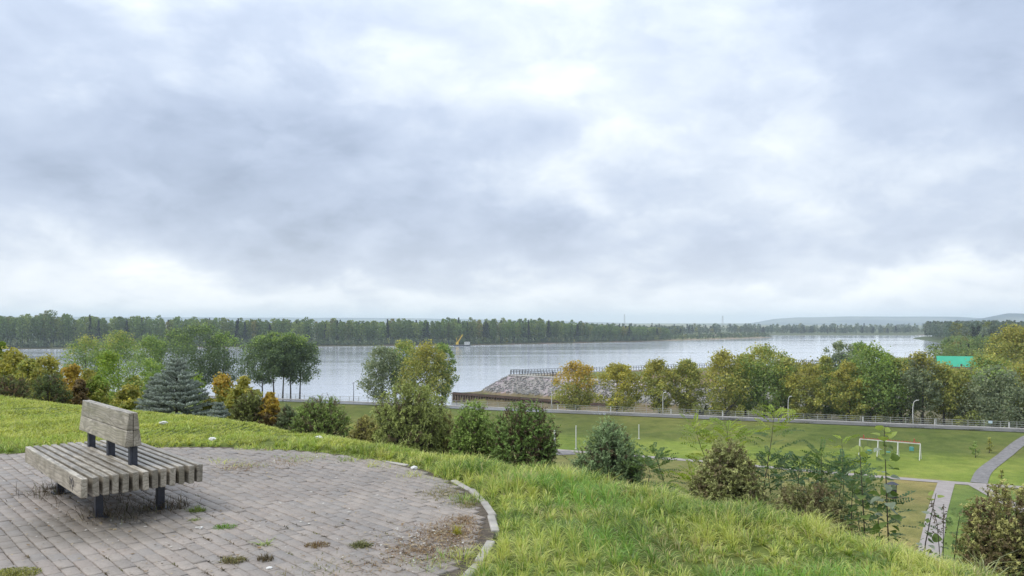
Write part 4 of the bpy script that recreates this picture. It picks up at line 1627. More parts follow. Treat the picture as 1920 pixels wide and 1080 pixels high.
# scribbled mark on the outer left slat (outer side is local y = the side facing the camera-left)
outer = slats[0] if True else None
gmb = MB()
rg = np.random.default_rng(3)
gx0 = .72
for k in range(15):
    cx_, cz_ = gx0 + rg.uniform(0, .13), rg.uniform(-.045, .045)
    th_ = rg.uniform(0, 3.14)
    l_ = rg.uniform(.012, .034)
    gmb.bar((cx_ - math.cos(th_) * l_, -.0252, cz_ - math.sin(th_) * l_), (cx_ + math.cos(th_) * l_, -.0252, cz_ + math.sin(th_) * l_), .0014, .0075, (0, 0, 1) if abs(math.sin(th_)) < .9 else (1, 0, 0))
gmb.build('graffiti', M['black_plastic'], slats[0])


# =================================================================== lawn blades
def visible(x, y, marg=300):
    px = 960 + F * x / y
    py = HOR + F * EYE / y
    return (px > -marg) & (px < 1920 + marg) & (py < 1080 + marg * .6) & (y > 3.6)


def blades(X, Y, Z, H, wd, lean, col, rg, tipcol=None, a=None):
    n = len(X)
    a = rg.uniform(0, 6.283, n) if a is None else a
    fa = a + rg.normal(size=n) * .7 + 1.57
    lx, ly = np.cos(a) * lean * H, np.sin(a) * lean * H
    wx, wy = np.cos(fa) * wd / 2, np.sin(fa) * wd / 2
    V = np.empty((n, 5, 3))
    V[:, 0] = np.stack([X - wx, Y - wy, Z], 1)
    V[:, 1] = np.stack([X + wx, Y + wy, Z], 1)
    mz = Z + H * .62 * (1 - .15 * lean)
    V[:, 2] = np.stack([X + lx * .32 + wx * .8, Y + ly * .32 + wy * .8, mz], 1)
    V[:, 3] = np.stack([X + lx * .32 - wx * .8, Y + ly * .32 - wy * .8, mz], 1)
    V[:, 4] = np.stack([X + lx, Y + ly, Z + H * (1 - .28 * np.minimum(lean, 1.6))], 1)
    b5 = np.arange(n)[:, None] * 5
    Fc = np.concatenate([b5 + np.array([[0, 1, 2]]), b5 + np.array([[0, 2, 3]]), b5 + np.array([[3, 2, 4]])], 1).reshape(-1, 3)
    C = np.repeat(col, 5, 0)
    if tipcol is not None:
        C = C.reshape(n, 5, 3)
        C[:, 4] = tipcol
        C = C.reshape(-1, 3)
    return V.reshape(-1, 3), Fc, C


PATCH = [(455, 868, .34), (530, 862, .30), (590, 858, .25), (842, 908, .20), (770, 893, .14), (820, 900, .15), (872, 936, .17), (900, 1040, .20), (868, 1068, .34), (840, 1084, .40), (872, 1066, .42), (850, 1096, .60),
         (660, 862, .2), (720, 874, .2)]


def lawn():
    rg = np.random.default_rng(77)
    N = 1950000
    X = rg.uniform(-14.5, 6.5, N)
    Y = rg.uniform(3.6, 20, N)
    s = crest_s(X, Y)
    rc = np.hypot(X - PC[0], Y - PC[1])
    edge = 4.10 + (vnoise(X, Y, .35, 41) - .5) * .40 - .16 * smooth((Y - 8.2) / 1.0) * vnoise(X, Y, .8, 42)
    # the right rim keeps its kerb stones free
    angc = np.arctan2(Y - PC[1], X - PC[0])
    rim = (angc > R(-12)) & (angc < R(26))
    edge = np.where(rim, np.maximum(edge, 4.165 + .05 * vnoise(X, Y, .3, 44)), edge)
    m = (rc > edge)
    for px_, py_, r_ in PATCH:
        c = ground_pt(px_, py_)
        m |= np.hypot(X - c[0], Y - c[1]) < r_ * (.6 + .8 * vnoise(X, Y, .12, int(px_)))
    bare = vnoise(X, Y, .55, 51) * .6 + vnoise(X, Y, .2, 52) * .4
    m &= bare > .26
    m &= (s < 2.4) & visible(X, Y)
    p = np.clip((6.2 / Y) ** 1.15, .16, 1) * np.where(s > 1.3, .45, 1)
    m &= rg.random(N) < p * .86
    X, Y, s = X[m], Y[m], s[m]
    # clumping: pull blades towards tuft centres
    cell = .13
    ix, iy = np.floor(X / cell), np.floor(Y / cell)
    hx = vnoise(ix * 7.3, iy * 7.3, 1, 61)
    hy = vnoise(ix * 5.1, iy * 5.1, 1, 62)
    kx, ky = (ix + .15 + .7 * hx) * cell, (iy + .15 + .7 * hy) * cell
    pull = .25 + .6 * vnoise(ix * 3.7, iy * 3.7, 1, 63)
    aim = np.arctan2(Y - ky, X - kx) + rg.normal(size=len(X)) * .55
    X = X + (kx - X) * pull
    Y = Y + (ky - Y) * pull
    n = len(X)
    Z = height(X, Y) - .006
    leftlawn = smooth((Y - 8.6) / 2.5)
    tall = vnoise(X, Y, .42, 71) * .55 + vnoise(X, Y, 1.3, 72) * .45
    H = (.045 + .175 * tall ** 1.7) * (1 - .42 * leftlawn) * rg.uniform(.55, 1.3, n)
    H *= np.where((s > .1) & (Y < 10), 1.2, 1)
    lean = rg.gamma(2.4, .36, n)
    wd = rg.uniform(.004, .0078, n) * np.clip(Y / 6.5, .9, 2.0)
    c_g = np.array((.34, .45, .085))
    c_y = np.array((.56, .60, .16))
    c_s = np.array((.50, .44, .20))
    c_d = np.array((.15, .245, .05))
    c_b = np.array((.25, .43, .085))
    f = vnoise(X, Y, .5, 81) * .5 + vnoise(X, Y, .16, 82) * .5 + rg.normal(size=n) * .16
    col = np.where((f < .38)[:, None], c_d, np.where((f < .56)[:, None], c_g, c_y))
    pk = rg.random(n)
    blu = vnoise(X, Y, .7, 83)
    col = np.where(((blu > .62) & (pk < .6))[:, None], c_b, col)
    dryp = .05 + .20 * (vnoise(X, Y, .6, 84) > .68) + .12 * (bare[m] < .36)
    col = np.where((rg.random(n) < dryp)[:, None], c_s, col)
    # the mown far lawn is paler and yellower
    col = col * (1 - .55 * leftlawn[:, None]) + np.array((.52, .55, .11)) * (.55 * leftlawn[:, None])
    col = col * rg.uniform(.72, 1.25, n)[:, None]
    tipc = np.clip(col * 1.25 + .02, .01, .75)
    V, Fc, C = blades(X, Y, Z, H, wd, lean, np.clip(col, .01, .7), rg, tipc, aim)
    o = ob('grass', mesh_np('grass', V, Fc, C), M['grass'])
    tag(o, 'bright green grass of the hilltop lawn around the paved circle', 'grass', None, 'stuff')
    print('grass blades', n)


lawn()


def tuft(label, px_, py_, n, rad, hgt_, pal, seed, name='grass_tuft', cat='weed', group='weed tufts on the pavement', lean=1.2, wd=.006):
    rg = np.random.default_rng(seed)
    c = ground_pt(px_, py_)
    t = rg.random(n) ** .6 * rad
    a = rg.uniform(0, 6.28, n)
    X, Y = np.cos(a) * t, np.sin(a) * t * .8
    H = hgt_ * rg.uniform(.4, 1.2, n) * (1.1 - t / rad * .5)
    col = np.array(pal)[rg.integers(0, len(pal), n)] * rg.uniform(.75, 1.25, n)[:, None]
    V, Fc, C = blades(X, Y, np.zeros(n), H, wd * rg.uniform(.7, 1.3, n), rg.gamma(3, lean / 3, n), np.clip(col, .01, .7), rg)
    o = ob(name, mesh_np(name, V, Fc, C), M['grass'], None, (c[0], c[1], .0))
    return tag(o, label, cat, group)


GREENS = [(.20, .27, .05), (.27, .31, .07), (.15, .22, .04)]
MOSS = [(.33, .34, .06), (.26, .27, .05), (.38, .36, .10), (.14, .15, .04)]
tuft('yellow-green grass tuft right of the bench leg', 368, 960, 170, .075, .075, GREENS, 1)
tuft('small flat green tuft below the one by the bench', 364, 977, 90, .055, .03, GREENS, 2)
tuft('spreading bright green weed on the open pavers', 421, 989, 190, .10, .035, [(.13, .26, .03), (.19, .31, .04)], 3)
tuft('small pale star-shaped plantain rosette on the pavers', 496, 1022, 26, .05, .06, [(.36, .40, .16), (.25, .33, .08)], 4, lean=2.0, wd=.012)
tuft('yellow-green moss cushion at the lower left corner', 24, 1076, 1500, .17, .022, MOSS, 5, 'moss_cushion', 'moss', None, 1.0, .007)
tuft('browning weed patch in the middle of the pavers', 437, 1052, 240, .09, .045, [(.20, .16, .06), (.24, .22, .07), (.12, .11, .04)], 6)
tuft('reddish brown weed cushion between the pavers', 595, 1023, 260, .10, .035, [(.17, .09, .045), (.24, .16, .07), (.30, .24, .11)], 7)
tuft('olive grass tuft near the brown weed cushion', 679, 1024, 260, .085, .05, [(.20, .20, .06), (.27, .26, .09), (.14, .15, .05)], 8)
tuft('thin brown weed with stalks on the pavers', 499, 1050, 90, .06, .06, [(.16, .12, .06), (.10, .08, .04)], 9)
tuft('yellow seedling in the dry patch by the kerb', 858, 1003, 50, .035, .12, [(.42, .38, .06), (.34, .34, .06)], 10, lean=.7)


def dry_weeds():
    """dry stalks under the bench, brown thatch by the kerb, small weeds in the joints"""
    rg = np.random.default_rng(21)
    Vs, Fs, Cs, o = [], [], [], 0

    def put(X, Y, H, wd, lean, col):
        nonlocal o
        V, Fc, C = blades(X, Y, np.full(len(X), -.004), H, wd, lean, col, rg)
        Vs.append(V)
        Fs.append(Fc + o)
        Cs.append(C)
        o += len(V)
    # joints: tiny weeds sit on the grid of joints, more of them towards the lower right
    n = 2200
    I = rg.integers(-40, 41, n)
    J = rg.integers(-20, 21, n)
    P = PC + BU * ((I + .5) * PW)[:, None] + BV * ((J + .5 * (I % 2)) * PL_ + rg.normal(size=n) * .05)[:, None]
    py = HOR + F * EYE / np.maximum(P[:, 1], 1)
    px = 960 + F * P[:, 0] / np.maximum(P[:, 1], 1)
    w_ = np.clip((py - 940) / 130, .05, 1) * np.clip((px + 150) / 700, .15, 1)
    m = (np.hypot(*(P - PC).T) < 4.0) & (rg.random(n) < w_ * .9) & (py < 1120)
    P = P[m]
    for p in P:
        k = int(rg.integers(5, 18))
        sp_ = rg.uniform(.012, .045)
        q = rg.normal(size=k) * sp_
        X = p[0] + BV[0] * q + rg.normal(size=k) * .006
        Y = p[1] + BV[1] * q + rg.normal(size=k) * .006
        c = np.array([(.07, .06, .03), (.11, .085, .045), (.15, .15, .05), (.20, .15, .08)])[rg.integers(0, 4)]
        put(X, Y, rg.uniform(.008, .026, k), rg.uniform(.004, .008, k), rg.gamma(3, .5, k), np.tile(c, (k, 1)) * rg.uniform(.7, 1.3, (k, 1)))
    # brown thatch beside the kerb
    for (cpx, cpy, rx_, n_, pal) in ((846, 1000, .20, 1500, 0), (815, 1030, .26, 1300, 0), (868, 975, .11, 500, 0), (760, 1035, .16, 330, 0), (700, 1062, .14, 200, 0), (845, 925, .22, 700, 1), (880, 945, .12, 400, 1), (600, 1070, .2, 200, 1), (455, 875, .2, 500, 0), (540, 868, .25, 500, 0)):
        c = ground_pt(cpx, cpy)
        X = c[0] + rg.normal(size=n_) * rx_ * .7
        Y = c[1] + rg.normal(size=n_) * rx_ * .8
        ok_ = np.hypot(X - PC[0], Y - PC[1]) < 4.05
        X, Y = X[ok_], Y[ok_]
        A_ = np.array([(.24, .135, .065), (.32, .22, .11), (.40, .31, .18), (.15, .09, .045)] if pal == 0 else [(.21, .19, .07), (.27, .22, .10), (.15, .16, .05)])
        k = len(X)
        put(X, Y, rg.uniform(.008, .045, k), rg.uniform(.003, .007, k), rg.gamma(4, .5, k), A_[rg.integers(0, len(A_), k)] * rg.uniform(.7, 1.25, (k, 1)))
    # dead stalks under and beside the bench
    for (ux, vx, sp_, n_, hh) in ((-.25, -.66, .16, 130, .10), (.25, -.66, .16, 130, .09), (-.3, .70, .22, 210, .12), (.05, -.62, .30, 210, .07), (.1, .1, .5, 190, .06), (.35, -.78, .14, 140, .12), (-.1, -.95, .16, 160, .05)):
        c = BC + BU * ux + BV * vx
        X = c[0] + rg.normal(size=n_) * sp_ * .6
        Y = c[1] + rg.normal(size=n_) * sp_ * .6
        A_ = np.array([(.10, .075, .05), (.17, .13, .085), (.07, .055, .035), (.16, .16, .09)])
        put(X, Y, hh * rg.uniform(.15, 1.3, n_) ** 1.5, rg.uniform(.003, .006, n_), rg.gamma(3, .35, n_), A_[rg.integers(0, 4, n_)] * rg.uniform(.7, 1.3, (n_, 1)))
    ob_ = ob('dry_weeds', mesh_np('dry_weeds', np.concatenate(Vs), np.concatenate(Fs), np.clip(np.concatenate(Cs), .01, .7)), M['dry'])
    tag(ob_, 'brown dry weeds in the paving joints, under the bench and by the kerb', 'weeds', None, 'stuff')
    # fallen leaf crumbs and petals
    n = 4200
    a = rg.uniform(0, 6.28, n)
    r_ = np.sqrt(rg.random(n)) * 4.0
    X, Y = PC[0] + np.cos(a) * r_, PC[1] + np.sin(a) * r_
    k2 = 700
    c = ground_pt(820, 1015)
    X = np.concatenate([X, c[0] + rg.normal(size=k2) * .28])
    Y = np.concatenate([Y, c[1] + rg.normal(size=k2) * .28])
    k3 = 260
    X = np.concatenate([X, BC[0] + .25 + rg.normal(size=k3) * .4])
    Y = np.concatenate([Y, BC[1] - .65 + rg.normal(size=k3) * .3])
    ok_ = np.hypot(X - PC[0], Y - PC[1]) < 4.05
    X, Y = X[ok_], Y[ok_]
    n = len(X)
    C = np.stack([X, Y, np.full(n, .012) + rg.random(n) * .004], 1)
    N_ = np.stack([rg.normal(size=n) * .18, rg.normal(size=n) * .18, np.ones(n)], 1)
    V = leaf_quads(C, N_, rg.gamma(3, .0046, n) + .005, rg.uniform(1.2, 2.6, n), rg)
    A_ = np.array([(.55, .53, .48), (.40, .33, .22), (.22, .15, .08), (.10, .075, .05), (.30, .24, .14)])
    col = A_[rg.choice(5, n, p=[.22, .2, .2, .22, .16])]
    o2 = ob('fallen_leaves', mesh_np('fallen_leaves', V, quads(n), np.repeat(col, 4, 0)), M['dry'])
    tag(o2, 'small pale and brown leaf crumbs scattered over the pavers', 'leaf litter', None, 'stuff')


dry_weeds()


# pale lumps lying on the lawn edge
def lump(label, px_, py_, sx, seed, name='stone', lift=.03):
    rg = np.random.default_rng(seed)
    bm = bmesh.new()
    bmesh.ops.create_icosphere(bm, subdivisions=2, radius=1)
    for v in bm.verts:
        f = 1 + rg.normal() * .13
        v.co = Vector((v.co.x * sx * f, v.co.y * sx * .7 * f, v.co.z * sx * .42 * f))
    me = bpy.data.meshes.new(name)
    bm.to_mesh(me)
    bm.free()
    x, y = ground_pt(px_, py_)
    o = ob(name, me, M['litter_white'], None, (x, y, hgt(x, y) + lift + sx * .2 if np.hypot(x - PC[0], y - PC[1]) > 4.1 else sx * .35), (0, 0, rg.uniform(0, 3)))
    return tag(o, label, 'stone', 'pale stones at the edge of the paving')


lump('pale stone in the lawn right of the bench backrest', 306, 802, .065, 1)
lump('pale flat stone at the lawn edge behind the pavers', 398, 829, .06, 2)
lump('pale stone in the grass below the twin-humped juniper', 598, 827, .06, 3)
lump('pale angular stone at the rim where the kerb begins', 777, 880, .05, 4, lift=.02)
lump('whitish flake lying on the pavers at the bottom edge', 505, 1067, .022, 5)
# snapped white stick
x, y = ground_pt(366, 993)
tag(MB().tube([(0, 0, .012), (.055, .01, .014), (.052, -.04, .012)], [.006, .006, .004], 6).build('stick', M['litter_white'], None, True), 'small bent white stick on the pavers near the green tufts', 'stick').location = (x, y, .004)


# =================================================================== junipers
def needle_shrub(label, px_, d, ytop, wpx, tip, inner, seed, nbr=190, sprays=8, per=13, dead=.15, deadcol=(.11, .085, .05), arch=.5, cone=.35, name='juniper', cat='shrub', group='shrubs along the brow of the hill', depth=.9, nl=.026, spl=(.06, .12), zb=None):
    rg = np.random.default_rng(seed)
    nbr, nl, wpx, per = int(nbr * 1.1), nl * .98, wpx * .88, int(per * 1.4)
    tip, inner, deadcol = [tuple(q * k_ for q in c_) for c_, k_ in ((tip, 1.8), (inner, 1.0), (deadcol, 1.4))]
    x = gx(px_, d)
    z = hgt(x, d) if zb is None else zb
    H = EYE - (ytop - HOR) / F * d - z
    Wd = wpx / F * d
    t = thing(name, label, cat, (x, d, z - .03), 0, group)
    th = rg.uniform(0, 6.283, nbr)
    hf = rg.random(nbr) ** .8
    prof = np.where(hf < .35, .72 + .28 * np.sin(hf / .35 * 1.57), 1 - cone * (hf - .35) / .65 - (.62 - cone * .4) * np.clip((hf - .6) / .4, 0, 1) ** 2)
    lump_ = 1.03 + .16 * np.sin(th * 2 + seed) * np.sin(hf * 5 + seed * 1.7) + rg.normal(size=nbr) * .09
    rad = Wd / 2 * prof * lump_
    TX, TY, TZ = np.cos(th) * rad, np.sin(th) * rad * depth, H * (.06 + .94 * hf)
    B0 = np.stack([TX * .12, TY * .12, np.maximum(TZ * .22 - .02, .0)], 1)
    T = np.stack([TX, TY, TZ], 1)
    mid = (B0 + T) / 2 + np.stack([TX * .14, TY * .14, -TZ * .06], 1)
    # stems
    mb = MB()
    for i in range(0, nbr, 4):
        r_ = .004 + .008 * rg.random()
        mb.tube([B0[i], mid[i], mid[i] * .3 + T[i] * .7], [r_, r_ * .7, r_ * .35], 4, False)
    mb.build('stems', M['bark'], t)
    # sprays along the outer part of every branch
    ns = nbr * sprays
    own = np.repeat(np.arange(nbr), sprays)
    q = rg.uniform(.40, 1.0, ns) ** .75
    q = np.where(np.arange(ns) % sprays == 0, 1.0, q)[:, None]
    S = (1 - q) ** 2 * B0[own] + 2 * q * (1 - q) * mid[own] + q * q * T[own]
    out = T[own] - B0[own]
    out /= np.linalg.norm(out, axis=1, keepdims=True) + 1e-6
    dirn = out * .8 + rg.normal(size=(ns, 3)) * .55 + np.array([0, 0, .45])
    dirn /= np.linalg.norm(dirn, axis=1, keepdims=True)
    ln = rg.uniform(*spl, ns)
    ln = np.where(np.arange(ns) % sprays == 0, ln * 1.35, ln)
    ow2 = np.repeat(np.arange(ns), per)
    u = np.tile((np.arange(per) + .5) / per, ns)[:, None]
    C = S[ow2] + dirn[ow2] * ln[ow2][:, None] * u
    C[:, 2] -= (arch * ln[ow2] * u[:, 0] ** 2.2)
    m = len(C)
    C += rg.normal(size=(m, 3)) * .005
    up = dirn[ow2] * .8 + rg.normal(size=(m, 3)) * .55 - np.array([0, 0, 1]) * arch * u
    V = leaf_tris(C, rg.normal(size=(m, 3)), nl * rg.uniform(.7, 1.3, m), np.full(m, 2.9), rg, up)
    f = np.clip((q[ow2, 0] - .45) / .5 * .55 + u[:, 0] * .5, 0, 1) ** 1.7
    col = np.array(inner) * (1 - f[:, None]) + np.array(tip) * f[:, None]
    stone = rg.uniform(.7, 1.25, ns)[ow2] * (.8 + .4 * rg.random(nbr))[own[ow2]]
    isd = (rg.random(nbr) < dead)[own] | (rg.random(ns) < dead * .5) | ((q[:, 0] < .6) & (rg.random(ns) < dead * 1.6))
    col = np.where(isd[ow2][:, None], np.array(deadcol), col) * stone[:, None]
    ob('foliage', mesh_np('foliage', V, tris(m), np.repeat(np.clip(col, .008, .6), 3, 0)), M['needle'], t)
    return t


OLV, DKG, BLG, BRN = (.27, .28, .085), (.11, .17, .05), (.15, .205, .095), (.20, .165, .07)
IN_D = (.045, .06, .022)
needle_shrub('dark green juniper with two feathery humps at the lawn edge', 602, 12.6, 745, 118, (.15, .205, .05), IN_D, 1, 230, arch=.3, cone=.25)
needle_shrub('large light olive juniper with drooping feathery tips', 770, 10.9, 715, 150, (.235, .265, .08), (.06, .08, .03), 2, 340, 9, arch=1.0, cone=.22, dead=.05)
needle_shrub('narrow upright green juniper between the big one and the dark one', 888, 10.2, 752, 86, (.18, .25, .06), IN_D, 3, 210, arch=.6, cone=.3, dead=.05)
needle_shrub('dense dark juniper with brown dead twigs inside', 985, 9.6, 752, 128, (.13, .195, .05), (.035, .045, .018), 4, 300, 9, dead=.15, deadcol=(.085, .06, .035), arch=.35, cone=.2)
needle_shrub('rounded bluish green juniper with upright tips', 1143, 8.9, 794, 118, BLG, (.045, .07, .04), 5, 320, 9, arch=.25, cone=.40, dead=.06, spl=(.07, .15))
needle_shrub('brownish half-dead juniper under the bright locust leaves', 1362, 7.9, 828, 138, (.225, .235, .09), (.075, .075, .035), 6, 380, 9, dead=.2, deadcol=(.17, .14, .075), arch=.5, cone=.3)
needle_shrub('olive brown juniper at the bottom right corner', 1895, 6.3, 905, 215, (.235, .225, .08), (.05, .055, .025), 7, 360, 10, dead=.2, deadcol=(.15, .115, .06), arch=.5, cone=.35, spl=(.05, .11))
needle_shrub('low brown juniper in front of the locust thicket', 1515, 7.4, 905, 165, (.21, .215, .085), (.07, .065, .03), 8, 260, 8, dead=.3, deadcol=(.14, .115, .06), arch=.4, cone=.2)
needle_shrub('yellowish olive juniper half hidden between green ones', 690, 12.2, 778, 70, (.24, .22, .07), (.09, .09, .03), 9, 150, arch=.8, dead=.1)
needle_shrub('pale olive juniper between the large and the narrow one', 838, 11.2, 772, 60, (.23, .22, .08), (.09, .085, .035), 10, 140, arch=.7, dead=.1)
needle_shrub('olive juniper just left of the dense dark one', 925, 10.4, 790, 56, (.22, .22, .075), (.08, .08, .03), 11, 130, arch=.6, dead=.12)
needle_shrub('dark low juniper below the yellow bushes on the left', 92, 17.2, 702, 74, (.10, .13, .045), IN_D, 12, 150, arch=.3, dead=.12)
needle_shrub('dark juniper with reddish twigs at the left edge', 18, 17.8, 706, 84, (.11, .13, .05), IN_D, 13, 150, arch=.3, dead=.22, deadcol=(.13, .085, .05))
needle_shrub('dark green juniper under the orange-yellow bush', 470, 13.9, 734, 66, (.15, .165, .05), IN_D, 14, 150, arch=.3, dead=.12)
needle_shrub('small grey-green juniper left of the two-humped one', 540, 13.4, 760, 40, (.12, .15, .075), IN_D, 15, 80, arch=.3, dead=.1)


# =================================================================== blue spruces
def spruce(label, px_, d, ytop, wpx, seed, levels=11, name='blue_spruce'):
    rg = np.random.default_rng(seed)
    x = gx(px_, d)
    z = hgt(x, d) - .02
    H = EYE - (ytop - HOR) / F * d - z
    Rb = wpx / F * d / 2
    t = thing(name, label, 'conifer', (x, d, z), rg.uniform(0, 6), 'blue spruces on the brow')
    MB().tube([(0, 0, -.05), (0, 0, H * .5), (0, 0, H * .985)], [.03, .018, .004], 6).build('trunk', M['bark'], t)
    Cs, Us, ks = [], [], []
    mb = MB()
    for lv in range(levels):
        f = lv / (levels - 1)
        z0 = H * (.06 + .80 * f ** .92)
        L = Rb * (1.04 - .90 * f) * rg.uniform(.92, 1.08)
        nb = 9 if f < .6 else 6
        for k in range(nb):
            a = 6.283 * k / nb + lv * .9 + rg.normal() * .15
            ln = L * rg.uniform(.82, 1.1)
            ri = .12 + .55 * f + rg.normal() * .06
            p0 = np.array([0, 0, z0])
            p1 = np.array([math.cos(a) * ln, math.sin(a) * ln, z0 + ln * ri])
            mb.tube([p0, (p0 + p1) / 2 - np.array([0, 0, ln * .05]), p1], [.008, .005, .002], 4, False)
            # main axis and side twigs
            segs = [(p0 + (p1 - p0) * .15, p1)]
            for s_ in range(int(4 + 6 * (1 - f))):
                q = rg.uniform(.3, .95)
                c = p0 + (p1 - p0) * q
                sd_ = (1 if s_ % 2 else -1)
                aa = a + sd_ * rg.uniform(.6, 1.0)
                l2 = ln * (1 - q) * .75 + .05
                segs.append((c, c + np.array([math.cos(aa) * l2, math.sin(aa) * l2, l2 * (ri + .05)])))
            for s0, s1 in segs:
                l_ = np.linalg.norm(s1 - s0)
                n = max(int(l_ * 520), 14)
                u = rg.random((n, 1))
                dr = (s1 - s0) / l_
                sidev = rg.normal(size=(n, 3))
                sidev -= (sidev @ dr)[:, None] * dr
                sidev /= np.linalg.norm(sidev, axis=1, keepdims=True)
                Cs.append(s0 + (s1 - s0) * u + sidev * .010)
                Us.append(sidev * .8 + dr * .8)
                ks.append(np.full(n, rg.uniform(.75, 1.25)))
    # leader
    n = 60
    u = rg.random((n, 1))
    Cs.append(np.array([0, 0, H * .86]) + np.array([0, 0, H * .14]) * u)
    Us.append(rg.normal(size=(n, 3)) + np.array([0, 0, 1.0]))
    ks.append(np.full(n, 1.0))
    C, U, K = np.concatenate(Cs), np.concatenate(Us), np.concatenate(ks)
    m = len(C)
    V = leaf_tris(C + U * .006, rg.normal(size=(m, 3)), .036 * rg.uniform(.8, 1.2, m), np.full(m, 3.6), rg, U)
    A_ = np.array([(.31, .36, .305), (.24, .285, .24), (.39, .43, .375)])
    col = A_[rg.integers(0, 3, m)] * K[:, None]
    mb.build('branches', M['bark'], t)
    ob('needles', mesh_np('needles', V, tris(m), np.repeat(col, 3, 0)), M['needle'], t)


spruce('blue spruce with a pointed leader at the lawn edge', 331, 15.0, 664, 130, 1)
spruce('small blue spruce tucked against the left side of the larger one', 290, 15.3, 702, 62, 2, 8)
spruce('tiny blue spruce sprig beside the orange-yellow bush', 411, 13.9, 756, 40, 3, 5)

# =================================================================== leafy bushes on the brow
BUSHES = [
    (22, 20.5, 654, 100, 'olive', 'gold', .5, 'yellow-olive bush at the left edge of the photo'),
    (88, 19.5, 668, 90, 'olive', 'gold', .55, 'yellow-olive bush second from the left edge'),
    (134, 18.8, 682, 64, 'gold', 'orange', .8, 'orange-tinted bush between yellow-olive ones'),
    (56, 19.9, 672, 70, 'olive', 'olive', .5, 'olive bush between the two yellow-olive bushes at the far left'),
    (166, 19.6, 694, 60, 'olive', 'gold', .4, 'olive bush just right of the orange-tinted one'),
    (150, 17.8, 712, 34, 'rust', 'rust', .5, 'small reddish brown bush beside the dark juniper'),
    (182, 19.0, 706, 70, 'olive', 'bright', .4, 'low olive bush left of the backrest'),
    (240, 17.4, 722, 62, 'olive', 'gold', .5, 'yellowish bush just left of the spruces'),
    (206, 40, 654, 112, 'bright', 'bright', .3, 'bright yellow-green bush in front of the bank trees'),
    (284, 42, 668, 86, 'green', 'green', .3, 'dull green bush behind the spruces'),
    (2, 34, 640, 40, 'bright', 'bright', .3, 'bright green treetop cut by the left frame edge'),
    (415, 15.6, 705, 80, 'olive', 'orange', .45, 'orange-tipped bush right of the blue spruce'),
    (458, 14.8, 708, 78, 'olive', 'gold', .5, 'yellow bush right of the orange-tipped one'),
    (507, 13.9, 736, 44, 'rust', 'orange', .6, 'rust coloured bush at the end of the yellow bushes'),
    (250, 28, 700, 70, 'green', 'olive', .3, 'mid green bush low behind the small spruce'),
    (370, 26, 700, 60, 'green', 'bright', .3, 'green bush behind the large blue spruce'),
]
for i, (px_, d, yt, wp, pal, top, tf, lab) in enumerate(BUSHES):
    x = gx(px_, d)
    sc = d / 16
    tree('bush', lab, x, d, EYE - (yt - HOR) / F * d, wp / F * d, pal, top, 200 + i, .05, 6000 if d < 25 else 5200, .064 * sc ** .6, 'dome', 70, 'leafy bushes along the brow of the hill', 'bush',
         stems=4, spread=wp / F * d * .18, r0=.016 * sc, limbs=24, topfrac=tf, zbase=hgt(x, d) - .03)


# =================================================================== black locust shoots (pinnate leaves)
def pinnate(name, pairs, L, leaflet, col, seed):
    rg = np.random.default_rng(seed)
    C, T, N, S = [], [], [], []
    for i in range(pairs):
        f = .18 + .80 * i / (pairs - 1)
        zz = -.25 * L * f * f
        sz = leaflet * (1 - .45 * abs(f - .5)) * rg.uniform(.9, 1.1)
        for sd_ in (-1, 1):
            dr = np.array([.35, sd_ * 1.0, rg.uniform(-.25, .15)])
            dr /= np.linalg.norm(dr)
            C.append(np.array([L * f, 0, zz]) + dr * sz * .55)
            T.append(dr)
            N.append(np.array([rg.normal() * .2, rg.normal() * .2 - sd_ * .2, 1]))
            S.append(sz)
    C.append(np.array([L * 1.04, 0, -.27 * L]))
    T.append(np.array([1, 0, -.4]))
    N.append(np.array([.3, 0, 1]))
    S.append(leaflet)
    C, T, N, S = map(np.array, (C, T, N, S))
    n = len(C)
    # six-sided leaflets
    N = N / np.linalg.norm(N, axis=1, keepdims=True)
    T = T - N * (T * N).sum(1, keepdims=True)
    T /= np.linalg.norm(T, axis=1, keepdims=True)
    B = np.cross(N, T)
    s = S[:, None]
    V = np.stack([C - T * s * .5, C - T * s * .22 + B * s * .24, C + T * s * .22 + B * s * .24, C + T * s * .5, C + T * s * .22 - B * s * .24, C - T * s * .22 - B * s * .24], 1).reshape(-1, 3)
    b6 = np.arange(n)[:, None] * 6
    Fc = np.concatenate([b6 + np.array([[0, 1, 2, 5]]), b6 + np.array([[5, 2, 3, 4]])], 0)
    Fc = np.concatenate([b6 + np.array([[0, 1, 5, 5]])[:, :4], b6 + np.array([[1, 2, 4, 5]]), b6 + np.array([[2, 3, 4, 4]])], 0)
    tris = np.concatenate([b6 + np.array([[0, 1, 5]]), b6 + np.array([[1, 2, 5]]), b6 + np.array([[2, 4, 5]]), b6 + np.array([[2, 3, 4]])], 0)
    cc = np.repeat(np.array(col)[None] * rg.uniform(.85, 1.18, (n, 1)), 6, 0)
    # rachis
    k = 7
    rv = []
    for i in range(k):
        f = i / (k - 1)
        zz = -.25 * L * f * f
        w_ = .0022 * (1 - .6 * f)
        rv += [(L * f, -w_, zz), (L * f, w_, zz)]
    rt = []
    for i in range(k - 1):
        a = len(V) + i * 2
        rt += [(a, a + 1, a + 3), (a, a + 3, a + 2)]
    V = np.concatenate([V, np.array(rv)])
    tris = np.concatenate([tris, np.array(rt)])
    cc = np.concatenate([cc, np.tile((.16, .17, .06), (2 * k, 1))])
    me = mesh_np(name, V, tris, np.clip(cc, .01, .7))
    me.materials.append(M['leaf'])
    return me


